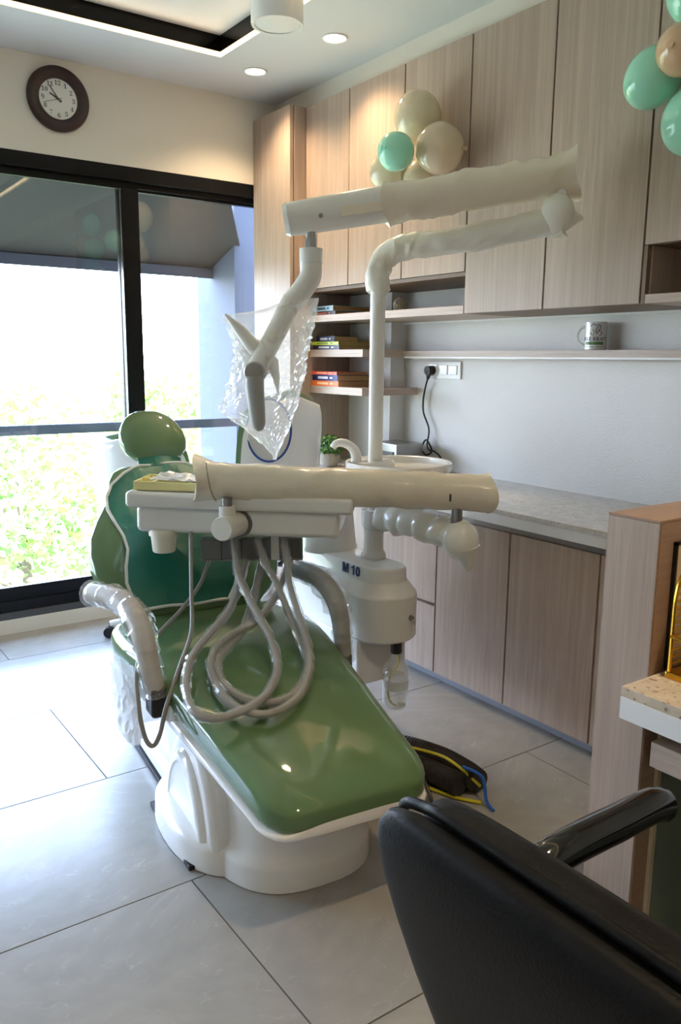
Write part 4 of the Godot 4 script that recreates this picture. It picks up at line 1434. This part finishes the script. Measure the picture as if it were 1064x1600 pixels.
	# hoses
	var hoses := [
		[[1.170, 0.715, -2.235], [1.132, 0.650, -2.145], [1.116, 0.617, -2.092], [1.102, 0.554, -1.971], [1.090, 0.507, -1.871], [1.060, 0.465, -1.786], [0.991, 0.447, -1.703], [0.922, 0.440, -1.653], [0.844, 0.437, -1.632], [0.791, 0.439, -1.641], [0.769, 0.445, -1.683], [0.784, 0.456, -1.755], [0.825, 0.474, -1.844], [0.882, 0.494, -1.921], [0.974, 0.522, -1.992], [1.076, 0.562, -2.069], [1.218, 0.650, -2.237]],
		[[1.231, 0.715, -2.192], [1.214, 0.655, -2.116], [1.213, 0.612, -2.050], [1.199, 0.548, -1.958], [1.183, 0.490, -1.869], [1.163, 0.449, -1.798], [1.094, 0.432, -1.715], [1.024, 0.422, -1.673], [0.963, 0.422, -1.678], [0.919, 0.430, -1.724], [0.906, 0.445, -1.804], [0.943, 0.468, -1.900], [1.000, 0.485, -1.943], [1.071, 0.513, -1.988], [1.183, 0.588, -2.113], [1.258, 0.651, -2.208]],
		[[1.300, 0.716, -2.144], [1.265, 0.658, -2.072], [1.234, 0.606, -2.003], [1.206, 0.547, -1.910], [1.173, 0.492, -1.813], [1.136, 0.454, -1.746], [1.055, 0.434, -1.660], [0.969, 0.424, -1.618], [0.908, 0.424, -1.628], [0.874, 0.434, -1.688], [0.876, 0.448, -1.768], [0.904, 0.468, -1.868], [0.952, 0.489, -1.933], [1.018, 0.508, -1.961], [1.105, 0.531, -1.977], [1.205, 0.573, -2.036], [1.333, 0.652, -2.156]],
	]
	for k in 3:
		var path := spline(pts(hoses[k]), 7)
		var s := Shape.new()
		s.tube(path, 0.0095, 10)
		var h := part("instrument_hose", s, mats.grey_hose, d, 60)
		var rng := RandomNumberGenerator.new()
		rng.seed = 70 + k
		var rr := []
		for i in path.size():
			rr.append(0.0115 + rng.randf_range(0.0, 0.005))
		var sl := Shape.new()
		sl.tube(path, rr, 9)
		part("plastic_sleeve", sl, mats.film_thin, h, 15)
	var thin := Shape.new()
	thin.tube(spline(pts([[1.037, 0.746, -2.261], [0.981, 0.604, -2.144], [0.929, 0.516, -2.037], [0.850, 0.468, -1.935], [0.778, 0.391, -1.868], [0.752, 0.326, -1.854], [0.735, 0.295, -1.859], [0.720, 0.314, -1.873], [0.718, 0.386, -1.907], [0.752, 0.470, -1.992], [0.848, 0.506, -2.083], [0.962, 0.542, -2.168], [1.054, 0.586, -2.238], [1.121, 0.645, -2.304]]), 8), 0.0062, 9)
	part("thin_cord", thin, mats.grey_hose, d, 60)
	# yellow sorter standing on the tray, with loose film
	var y0 := front + away * 0.03 + u * 0.02
	var ys := thing("yellow_sorter", "pale yellow divided tray standing on the white instrument tray", "tray", y0)
	var yl := 0.20
	var base := Shape.new()
	base.box(y0 + u * yl / 2 + away * 0.08 + Vector3(0, 0.004, 0), Vector3(yl, 0.006, 0.16), basis)
	part("bottom", base, mats.yellow_tray, ys)
	for q in [[yl / 2, 0.0, yl, 0.006], [yl / 2, 0.16, yl, 0.006], [yl / 2, 0.08, yl, 0.005], [0.003, 0.08, 0.006, 0.16], [yl, 0.08, 0.006, 0.16], [0.062, 0.08, 0.012, 0.16], [0.175, 0.08, 0.012, 0.16]]:
		var wall := Shape.new()
		wall.box(y0 + u * q[0] + away * q[1] + Vector3(0, 0.015, 0), Vector3(q[2], 0.026, q[3]), basis, 0.002)
		part("compartment_wall", wall, mats.yellow_tray, ys)
	var film := Shape.new()
	var fr := []
	var fnz := noise(14.0, 3, 3)
	for i in 12:
		var row := PackedVector3Array()
		for j in 10:
			var p := y0 + u * (0.05 + i * 0.018) + away * (0.005 + j * 0.017)
			row.append(p + Vector3(0, 0.034 + 0.012 * fnz.get_noise_2d(i * 0.12, j * 0.12), 0))
		for j in 10:
			var p := y0 + u * (0.05 + i * 0.018) + away * (0.005 + (9 - j) * 0.017)
			row.append(p + Vector3(0, 0.0335 + 0.012 * fnz.get_noise_2d(i * 0.12, (9 - j) * 0.12), 0))
		fr.append(row)
	film.loft(fr)
	whole("loose_film", film, mats.film_milky, y0 + Vector3(0, 0.03, 0), "crinkled clear film lying over the yellow divided tray", "film", "", "", 15)

# ------------------------------------------------------------------ stools behind the chair
func stool(at: Vector3, turn: float, label: String, back_top: float, ring: bool) -> void:
	var s := thing("dentist_stool", label, "stool", at, "dentist stools")
	origin.erase(s)
	s.rotation_degrees.y = turn
	for i in 5:
		var a := TAU * i / 5.0 + 0.3
		var dir := Vector3(cos(a), 0, sin(a))
		var leg := Shape.new()
		leg.tube([Vector3(0, 0.09, 0) + dir * 0.03, dir * 0.14 + Vector3(0, 0.085, 0), dir * 0.25 + Vector3(0, 0.065, 0)], [0.022, 0.019, 0.014], 10)
		part("leg", leg, mats.white_plastic, s)
		var c := Shape.new()
		c.tube([dir * 0.25 + Vector3(0, 0.075, 0), dir * 0.25 + Vector3(0, 0.045, 0)], 0.006, 8)
		for k in [-1.0, 1.0]:
			var ax: Vector3 = dir.cross(Vector3.UP) * 0.014 * k
			c.tube([dir * 0.255 + Vector3(0, 0.025, 0) + ax * 0.35, dir * 0.255 + Vector3(0, 0.025, 0) + ax * 1.2], 0.025, 16)
		part("caster", c, mats.black_plastic, s)
	var col := Shape.new()
	col.lathe([[0.002, 0.06], [0.032, 0.06], [0.032, 0.20], [0.024, 0.21], [0.024, 0.28], [0.014, 0.285], [0.014, 0.42], [0.002, 0.42]], 18)
	part("gas_column", col, mats.black_plastic, s)
	var pan := Shape.new()
	pan.lathe([[0.002, 0.41], [0.14, 0.415], [0.19, 0.44], [0.195, 0.46], [0.002, 0.46]], 36)
	part("seat_pan", pan, mats.white_plastic, s)
	var seat := Shape.new()
	seat.lathe([[0.002, 0.455], [0.19, 0.458], [0.202, 0.475], [0.20, 0.495], [0.185, 0.508], [0.002, 0.512]], 36)
	part("seat", seat, mats.vinyl_green, s, 60)
	var stem := Shape.new()
	stem.tube(spline([Vector3(0, 0.43, 0.1), Vector3(0, 0.44, 0.22), Vector3(0, 0.52, 0.255), Vector3(0, 0.66, 0.25)], 5), 0.016, 10)
	part("back_stem", stem, mats.black_plastic, s)
	# backrest: cushion in front (towards -z), shell behind
	for k in 2:
		var b := Shape.new()
		var rings := []
		for i in 15:
			var f := i / 14.0
			var y := lerpf(0.58, back_top, f)
			var w := 0.215 * pow(maxf(0.0, 1.0 - pow(absf(f * 2.0 - 1.0), 4.0)), 0.35) + 0.012
			if k == 0:
				w *= 0.97
			var thick := (0.032 if k == 0 else 0.026) * pow(maxf(0.02, 1.0 - pow(absf(f * 2.0 - 1.0), 3.0)), 0.5) + 0.004
			var ring_pts := PackedVector3Array()
			for j in 26:
				var a := TAU * j / 26
				var x := cos(a) * w
				var bend := -x * x * 1.2 + (f - 0.4) * 0.05
				ring_pts.append(Vector3(x, y + (0.026 if k == 0 else 0.0) * f, 0.235 + bend + (-0.028 if k == 0 else 0.010) + sin(a) * thick))
			rings.append(ring_pts)
		b.loft(rings)
		part("back_cushion" if k == 0 else "back_shell", b, mats.vinyl_green if k == 0 else mats.white_plastic, s, 60)
	if ring:
		# round side pad with blue piping
		var c := Vector3(-0.150, 1.0, 0.268)
		var out := Vector3(-0.694, 0, 0.718).normalized()
		var across := Vector3.UP.cross(out).normalized()
		var pad := Shape.new()
		pad.ball(c, Vector3(0.083, 0.118, 0.020), Basis(across, Vector3.UP, out), 16, 30)
		var pm := part("side_pad", pad, mats.pad_grey, s, 60)
		var r := Shape.new()
		var loop := []
		for i in 40:
			var a := TAU * i / 40
			loop.append(c + across * (cos(a) * 0.085) + Vector3(0, sin(a) * 0.12, 0))
		r.tube(loop, 0.0055, 8, false, true)
		part("blue_piping", r, mats.blue_trim, pm)

func stools() -> void:
	stool(Vector3(1.43, 0, -3.42), -50.0, "white-backed dentist stool behind the headrest by the window", 0.945, false)
	stool(Vector3(1.67, 0, -3.03), 14.0, "white-backed dentist stool with round blue-piped side pad behind the plastic bag", 1.125, true)

# ------------------------------------------------------------------ black chair in front
func office_chair() -> void:
	var c := thing("office_chair", "black leather office chair with tubular arms in front of the desk", "chair", Vector3(0.78, 0, -0.31))
	var zc := -0.30
	# backrest, a padded panel leaning back (towards -x); rows run up from the seat
	var rows := [[0.40, 0.64, 0.235, 0.045], [0.47, 0.615, 0.258, 0.055], [0.55, 0.592, 0.274, 0.06], [0.63, 0.566, 0.284, 0.062], [0.70, 0.544, 0.289, 0.063], [0.76, 0.525, 0.290, 0.062], [0.80, 0.512, 0.287, 0.058], [0.825, 0.504, 0.279, 0.05], [0.842, 0.498, 0.265, 0.04], [0.85, 0.495, 0.235, 0.026]]
	var shell := Shape.new()
	var pad := Shape.new()
	var r0 := []
	var r1 := []
	var seam := [[], []]
	for q in rows:
		var a := PackedVector3Array()
		var b := PackedVector3Array()
		for i in 40:
			var t := TAU * i / 40
			var z: float = signf(cos(t)) * pow(absf(cos(t)), 0.45) * q[2]
			var n: float = signf(sin(t)) * pow(absf(sin(t)), 0.5) * q[3] / 2
			var bow := 0.0 * z * z
			a.append(Vector3(q[1] - q[3] * 0.32 - 0.022 + n * 0.75 + bow, q[0], zc + z))
			b.append(Vector3(q[1] + q[3] * 0.36 + n * 1.25 + bow, q[0] - 0.004, zc + z * 0.965))
		r0.append(a)
		r1.append(b)
	shell.loft(r0)
	pad.loft(r1)
	part("back_shell", shell, mats.leather, c, 60)
	part("back_pad", pad, mats.leather, c, 60)
	# welt between shell and pad
	var welt := Shape.new()
	var line := []
	for q in rows:
		line.append(Vector3(q[1] - q[3] * 0.12 - 0.010, q[0], zc - q[2] * 0.985 - 0.002))
	for i in 9:
		var z := lerpf(-0.21, 0.21, i / 8.0)
		line.append(Vector3(0.478, 0.856, zc + z))
	for k in rows.size():
		var q: Array = rows[rows.size() - 1 - k]
		line.append(Vector3(q[1] - q[3] * 0.12 - 0.010, q[0], zc + q[2] * 0.985 + 0.002))
	welt.tube(spline(line, 3), 0.006, 8)
	part("welt", welt, mats.leather, c, 60)
	var seat := Shape.new()
	seat.rbox(Vector3(0.85, 0.425, zc), Vector3(0.50, 0.10, 0.49), 0.045, 4)
	part("seat", seat, mats.leather, c, 60)
	for s in [-1.0, 1.0]:
		var arm := Shape.new()
		var z: float = zc + s * 0.312
		arm.tube(spline([Vector3(0.70, 0.46, zc + s * 0.26), Vector3(0.70, 0.50, z), Vector3(0.715, 0.60, z), Vector3(0.745, 0.642, z), Vector3(0.80, 0.652, z), Vector3(0.90, 0.652, z), Vector3(0.975, 0.652, z), Vector3(1.004, 0.645, z)], 6), 0.0245, 16)
		part("armrest", arm, mats.arm_black, c, 60)
	var col := Shape.new()
	col.lathe([[0.002, 0.06], [0.03, 0.06], [0.03, 0.24], [0.02, 0.25], [0.02, 0.39], [0.002, 0.39]], 16, Transform3D(Basis(), Vector3(0.85, 0, zc)))
	part("gas_column", col, mats.black_plastic, c)
	for i in 5:
		var a := TAU * i / 5.0
		var dir := Vector3(cos(a), 0, sin(a))
		var o := Vector3(0.85, 0, zc)
		var leg := Shape.new()
		leg.tube([o + Vector3(0, 0.09, 0), o + dir * 0.26 + Vector3(0, 0.06, 0)], [0.026, 0.016], 10)
		part("leg", leg, mats.black_plastic, c)
		var w := Shape.new()
		var ax := dir.cross(Vector3.UP) * 0.02
		w.tube([o + dir * 0.26 + Vector3(0, 0.026, 0) - ax, o + dir * 0.26 + Vector3(0, 0.026, 0) + ax], 0.026, 16)
		part("caster", w, mats.black_plastic, c)

# ------------------------------------------------------------------ balloons
func balloons() -> void:
	var list := [
		[Vector3(2.131, 2.169, -2.535), 0.090, "balloon_cream", "cream balloon at the top of the cluster on the wall cabinets", "balloon cluster on the wall cabinets", Vector3(0, -1, 0.25), 1.12],
		[Vector3(2.118, 2.032, -2.389), 0.092, "balloon_tan", "tan balloon facing the room in the cluster on the wall cabinets", "balloon cluster on the wall cabinets", Vector3(0.29, -0.1, 0.8), 1.0],
		[Vector3(1.964, 2.012, -2.456), 0.068, "balloon_mint", "small mint balloon in front of the cluster over the lamp arm", "balloon cluster on the wall cabinets", Vector3(-0.95, 0.0, 0.30), 1.0],
		[Vector3(2.055, 1.985, -2.600), 0.075, "balloon_cream", "cream balloon half hidden behind the small mint balloon", "balloon cluster on the wall cabinets", Vector3(0.6, 0.4, 0.6), 1.1],
		[Vector3(2.125, 1.935, -2.485), 0.080, "balloon_tan", "tan balloon lowest in the cluster, behind the lamp arm", "balloon cluster on the wall cabinets", Vector3(0, 1, 0.1), 1.1],
		[Vector3(2.147, 2.063, -1.528), 0.078, "balloon_mint", "large mint balloon leftmost of the cluster at the picture edge", "balloon cluster over the dark niche", Vector3(0.45, 0.8, 0.5), 1.16],
		[Vector3(2.105, 2.095, -1.418), 0.068, "balloon_peach", "peach balloon in the cluster over the dark niche", "balloon cluster over the dark niche", Vector3(-0.9, -0.1, 0.2), 1.04],
		[Vector3(2.160, 1.925, -1.405), 0.082, "balloon_mint", "mint balloon lowest in the cluster over the dark niche", "balloon cluster over the dark niche", Vector3(0.1, 0.9, 0.2), 1.15],
		[Vector3(2.170, 2.25, -1.44), 0.070, "balloon_mint", "mint balloon at the top of the cluster over the dark niche", "balloon cluster over the dark niche", Vector3(0, -0.9, 0.3), 1.2],
	]
	for b in list:
		var dir: Vector3 = b[5].normalized()
		var up := Vector3.UP if absf(dir.y) < 0.9 else Vector3.RIGHT
		var xa := dir.cross(up).normalized()
		var basis := Basis(xa, dir, xa.cross(dir))
		var r: float = b[1]
		var profile := []
		for i in 25:
			var a := PI * i / 24.0
			var y: float = -cos(a) * b[6]
			var w := sin(a)
			if y > 0:
				w *= 1.0 - 0.10 * pow(y / b[6], 2.0)
			profile.append([maxf(0.002, w * r), y * r])
		profile[-1] = [0.009, b[6] * r * 0.99]
		var t := thing("balloon", b[3], "balloon", b[0], b[4])
		var s := Shape.new()
		s.lathe(profile, 32, Transform3D(basis, b[0]))
		part("skin", s, mats[b[2]], t, 60)
		var k := Shape.new()
		k.lathe([[0.003, b[6] * r * 0.97], [0.007, b[6] * r + 0.003], [0.004, b[6] * r + 0.007], [0.009, b[6] * r + 0.013], [0.002, b[6] * r + 0.012]], 12, Transform3D(basis, b[0]))
		part("knot", k, mats[b[2]], t)

# ------------------------------------------------------------------ small things
func book(at: Vector3, size: Vector3, cover: Color, turn: float, label: String, title: Color) -> void:
	# size: along x (page depth), height, along z (spine length); spine faces -x
	var t := thing("book", label, "book", at, "books on the shelves beside the pillar")
	origin.erase(t)
	t.rotation_degrees.y = turn
	var cm := mat("book_cover_%d" % mats.size(), cover, 0.35)
	var h := 0.0018
	part("cover_board", bx(0, size.x, 0, h, -size.z / 2, size.z / 2), cm, t)
	part("cover_board", bx(0, size.x, size.y - h, size.y, -size.z / 2, size.z / 2), cm, t)
	part("spine", bx(-0.0015, 0.0, 0, size.y, -size.z / 2, size.z / 2), cm, t)
	part("pages", bx(0.0005, size.x - 0.004, h, size.y - h, -size.z / 2 + 0.003, size.z / 2 - 0.003), mats.get("pages", mat("pages", c8(188, 152, 106), 0.9)), t)
	var tm := mat("book_title_%d" % mats.size(), title, 0.5)
	part("title_print", bx(-0.0022, -0.0015, size.y * 0.3, size.y * 0.72, -size.z * 0.28, size.z * 0.12), tm, t)
	part("title_print", bx(-0.0022, -0.0015, size.y * 0.35, size.y * 0.66, size.z * 0.2, size.z * 0.3), tm, t)

func small_things() -> void:
	# clock
	var cc := Vector3(1.186, 2.373, -3.847)
	var clk := thing("wall_clock", "round wall clock with dark wooden rim and black numerals", "clock", cc)
	var toward := Transform3D(Basis(Vector3(1, 0, 0), Vector3(0, 0, 1), Vector3(0, -1, 0)), cc)
	var rim := Shape.new()
	rim.lathe([[0.080, 0.0], [0.132, 0.0], [0.135, 0.008], [0.133, 0.020], [0.124, 0.028], [0.105, 0.026], [0.088, 0.020], [0.083, 0.014], [0.080, 0.0]], 56, toward)
	part("rim", rim, mats.clock_wood, clk, 50)
	var face := Shape.new()
	face.lathe([[0.002, 0.001], [0.084, 0.001], [0.084, 0.010], [0.002, 0.010]], 48, toward)
	part("face", face, mats.clock_face, clk)
	for i in 12:
		var a := TAU * (i + 1) / 12.0
		var n := Shape.new()
		var pos := cc + Vector3(sin(a) * 0.066, cos(a) * 0.066, 0.0105)
		n.append_mesh(text_mesh(str(i + 1), 0.025, 0.001, 600, true), func(p: Vector3) -> Vector3: return p + pos)
		part("numeral", n, mats.ink, clk, 20)
	for q in [[298.0, 0.042, 0.0036, 0.0125], [324.0, 0.062, 0.0026, 0.0135], [251.0, 0.07, 0.0011, 0.0145]]:
		var a := deg_to_rad(q[0])
		var dir := Vector3(sin(a), cos(a), 0)
		var hnd := Shape.new()
		hnd.box(cc + dir * (q[1] / 2 - 0.008) + Vector3(0, 0, q[3]), Vector3(q[2] * 2, q[1] + 0.016, 0.001), Basis(Vector3.BACK, -a))
		part("hand", hnd, mats.ink, clk)
	var boss := Shape.new()
	boss.lathe([[0.002, 0.012], [0.005, 0.012], [0.005, 0.016], [0.002, 0.017]], 14, toward)
	part("boss", boss, mats.ink, clk)
	var cg := Shape.new()
	cg.lathe([[0.002, 0.0175], [0.083, 0.0175], [0.083, 0.019], [0.002, 0.019]], 40, toward)
	part("glass", cg, mats.glass, clk)
	# socket plate with plug and cable
	var sp := thing("socket_plate", "white wall plate with socket and two rocker switches above the counter", "wall socket", Vector3(2.604, 1.228, -2.855))
	part("plate", bx(2.594, 2.6045, 1.188, 1.268, -2.965, -2.745, 0.003), mats.white_lacquer, sp)
	for z in [-2.855, -2.79]:
		part("rocker", bx(2.589, 2.595, 1.208, 1.25, z - 0.026, z + 0.026, 0.002), mats.white_plastic, sp)
	part("socket", bx(2.591, 2.595, 1.2, 1.256, -2.955, -2.90, 0.002), mats.white_plastic, sp)
	var cab := thing("plug_and_cable", "black plug in the wall socket with its hanging cable", "power cable", Vector3(2.58, 1.20, -2.93))
	var plug := Shape.new()
	plug.tube([Vector3(2.592, 1.226, -2.93), Vector3(2.558, 1.224, -2.932)], 0.022, 16)
	plug.tube([Vector3(2.572, 1.222, -2.93), Vector3(2.57, 1.185, -2.938)], [0.016, 0.007], 12)
	part("plug", plug, mats.black_plastic, cab)
	var cable := Shape.new()
	cable.tube(spline(pts([[2.57, 1.19, -2.937], [2.573, 1.15, -2.955], [2.578, 1.086, -2.975], [2.580, 1.025, -2.972], [2.575, 0.952, -2.925], [2.57, 0.88, -2.928], [2.56, 0.855, -2.90], [2.555, 0.853, -2.86], [2.55, 0.83, -2.81], [2.54, 0.785, -2.79], [2.50, 0.769, -2.82], [2.47, 0.769, -2.88]]), 7), 0.0042, 8)
	part("cable", cable, mats.black_plastic, cab, 60)
	var tie := Shape.new()
	tie.tube(spline([Vector3(2.57, 0.90, -2.935), Vector3(2.555, 0.86, -2.95), Vector3(2.56, 0.83, -2.925), Vector3(2.575, 0.85, -2.90)], 5, true), 0.0045, 7, false, true)
	part("cable_bundle", tie, mats.black_plastic, cab, 60)
	# small steel device behind the bowl
	var dv := thing("steel_case", "small brushed steel case on the counter behind the round bowl", "case", Vector3(2.44, 0.762, -3.0))
	part("case_body", bx(2.36, 2.52, 0.762, 0.89, -3.10, -2.90, 0.004), mats.steel, dv)
	part("case_front", bx(2.355, 2.361, 0.78, 0.855, -3.07, -2.92), mats.black_plastic, dv)
	part("latch", bx(2.352, 2.36, 0.865, 0.88, -3.095, -3.08), mats.chrome, dv)
	# potted plant on the counter
	var pp := Vector3(2.225, 0.762, -3.25)
	var pot := thing("potted_plant", "small bushy green plant in a pale round pot on the counter", "plant", pp)
	var ps := Shape.new()
	ps.lathe([[0.002, 0.0], [0.035, 0.0], [0.05, 0.02], [0.056, 0.045], [0.052, 0.066], [0.047, 0.066], [0.05, 0.045], [0.002, 0.05]], 28, Transform3D(Basis(), pp))
	part("pot", ps, mats.terracotta_grey, pot)
	var rng := RandomNumberGenerator.new()
	rng.seed = 9
	for m in 2:
		var st := SurfaceTool.new()
		st.begin(Mesh.PRIMITIVE_TRIANGLES)
		for i in 420:
			var d := Vector3(rng.randfn(), rng.randfn() * 0.8 + 0.25, rng.randfn()).normalized()
			var p := pp + Vector3(0, 0.095, 0) + d * Vector3(0.072, 0.058, 0.072) * pow(rng.randf(), 0.25)
			var w := d.cross(Vector3(rng.randfn(), rng.randfn(), rng.randfn())).normalized()
			var u := (w.cross(d) + d * 0.6).normalized()
			var sz := rng.randf_range(0.006, 0.011)
			var nn := u.cross(w).normalized()
			for q in [p - u * sz, p + w * sz * 0.7, p + u * sz, p - u * sz, p + u * sz, p - w * sz * 0.7]:
				st.set_normal(nn)
				st.add_vertex(q)
		part("foliage", st.commit(), mats["leaf_a" if m == 0 else "leaf_b"], pot).set_meta("kind", "stuff")
	# woven ball in the niche
	var wc := Vector3(2.40, 1.5155, -2.945)
	var ball := thing("woven_ball", "small woven lattice ball on the niche shelf", "ornament", wc + Vector3(0, -0.034, 0))
	for i in 13:
		var axis := Vector3(sin(i * 2.4) * 0.9, cos(i * 1.7), cos(i * 2.9 + 1.0)).normalized()
		var off := axis * (0.020 * sin(i * 1.3))
		var rr := sqrt(0.032 * 0.032 - off.length_squared())
		var xa := axis.cross(Vector3(0.3, 0.5, 0.8)).normalized()
		var ya := axis.cross(xa)
		var loop := []
		for k in 22:
			var a := TAU * k / 22
			loop.append(wc + off + (xa * cos(a) + ya * sin(a)) * rr)
		var s := Shape.new()
		s.tube(loop, 0.0022, 6, false, true)
		part("strand", s, mats.lattice, ball, 60)
	# mug on the long shelf
	var mc := Vector3(2.553, 1.3145, -1.985)
	var mug := thing("mug", "white mug with a blue and green tooth emblem on the long shelf", "mug", mc)
	var ms := Shape.new()
	ms.lathe([[0.002, 0.0], [0.036, 0.0], [0.039, 0.003], [0.0395, 0.10], [0.0385, 0.102], [0.0365, 0.10], [0.036, 0.008], [0.002, 0.006]], 40, Transform3D(Basis(), mc))
	part("cup", ms, mats.white_plastic, mug)
	var hd := Shape.new()
	var hdir := Vector3(-0.45, 0, -0.89).normalized()
	var hl := []
	for i in 15:
		var a := deg_to_rad(-95.0 + 190.0 * i / 14.0)
		hl.append(mc + hdir * (0.034 + cos(a) * 0.034) + Vector3(0, 0.052 + sin(a) * 0.034, 0))
	hd.tube(hl, 0.0052, 9)
	part("handle", hd, mats.white_plastic, mug, 60)
	var face_dir := deg_to_rad(147.0)   # middle of the print, round the mug
	var wrap := func(p: Vector3) -> Vector3:
		var a := face_dir - p.x / 0.0398
		return mc + Vector3(cos(a) * 0.0399, p.y, sin(a) * 0.0399)
	for q in [["SMILE KRAFT", 0.0165, 0.040, "print_navy", -0.008]]:
		var tx := Shape.new()
		var off: float = q[2]
		var sh: float = q[4]
		tx.append_mesh(text_mesh(q[0], q[1], 0.0002, 600, true), func(p: Vector3) -> Vector3: return wrap.call(Vector3(p.x + sh, p.y + off, 0)))
		part("lettering", tx, mats[q[3]], mug, 20, "navy lettering and a green bar")
	var bar := Shape.new()
	for i in 14:
		var x0 := -0.036 + i * 0.005
		bar.quad(wrap.call(Vector3(x0, 0.019, 0)), wrap.call(Vector3(x0 + 0.005, 0.019, 0)), wrap.call(Vector3(x0 + 0.005, 0.030, 0)), wrap.call(Vector3(x0, 0.030, 0)))
	part("green_bar", bar, mats.print_green, mug)
	var thin := Shape.new()
	for i in 14:
		if i % 4 == 3: continue
		var x0 := -0.035 + i * 0.005
		thin.quad(wrap.call(Vector3(x0, 0.0115, 0)), wrap.call(Vector3(x0 + 0.005, 0.0115, 0)), wrap.call(Vector3(x0 + 0.005, 0.0135, 0)), wrap.call(Vector3(x0, 0.0135, 0)))
	part("small_print", thin, mats.print_grey, mug)
	var curves := [["print_navy", [[-0.016, 0.086], [-0.006, 0.094], [0.004, 0.088], [0.014, 0.092], [0.020, 0.082], [0.014, 0.070], [0.006, 0.060], [0.004, 0.074], [0.013, 0.086]]], ["print_navy", [[0.012, 0.072], [0.022, 0.066], [0.024, 0.056], [0.016, 0.052]]], ["print_green", [[-0.018, 0.062], [-0.008, 0.054], [-0.004, 0.064], [-0.010, 0.074]]]]
	for q in curves:
		var line := []
		for a in q[1]:
			line.append(Vector3(a[0], a[1], 0))
		var on := []
		for p in spline(line, 6):
			on.append(wrap.call(p))
		var s := Shape.new()
		s.tube(on, 0.0011, 6)
		part("emblem", s, mats[q[0]], mug)
	# books lying on the shelves
	book(Vector3(2.285, 1.482, -3.390), Vector3(0.20, 0.019, 0.19), c8(52, 50, 66), 2.0, "dark book under the pale blue book in the niche", c8(210, 110, 90))
	book(Vector3(2.278, 1.5015, -3.385), Vector3(0.21, 0.024, 0.185), c8(168, 206, 220), -3.0, "pale blue book on top of its pair in the niche", c8(60, 80, 110))
	book(Vector3(2.282, 1.319, -3.365), Vector3(0.21, 0.021, 0.22), c8(52, 44, 74), 1.0, "dark purple book lowest of three on the upper short shelf", c8(220, 220, 225))
	book(Vector3(2.279, 1.3405, -3.372), Vector3(0.20, 0.016, 0.22), c8(206, 214, 48), 3.0, "yellow-green book in the middle of the upper short shelf pile", c8(120, 140, 40))
	book(Vector3(2.290, 1.357, -3.382), Vector3(0.14, 0.026, 0.165), c8(42, 40, 84), -2.0, "small navy book topmost on the upper short shelf", c8(206, 206, 216))
	book(Vector3(2.280, 1.1425, -3.370), Vector3(0.205, 0.026, 0.228), c8(236, 118, 44), 1.0, "orange book lowest of three on the lower short shelf", c8(250, 200, 150))
	book(Vector3(2.282, 1.169, -3.372), Vector3(0.20, 0.028, 0.226), c8(34, 48, 128), -1.5, "blue book in the middle of the lower short shelf pile", c8(236, 236, 244))
	book(Vector3(2.281, 1.1975, -3.380), Vector3(0.19, 0.015, 0.212), c8(232, 92, 60), 2.0, "thin red orange book topmost on the lower short shelf", c8(250, 180, 150))
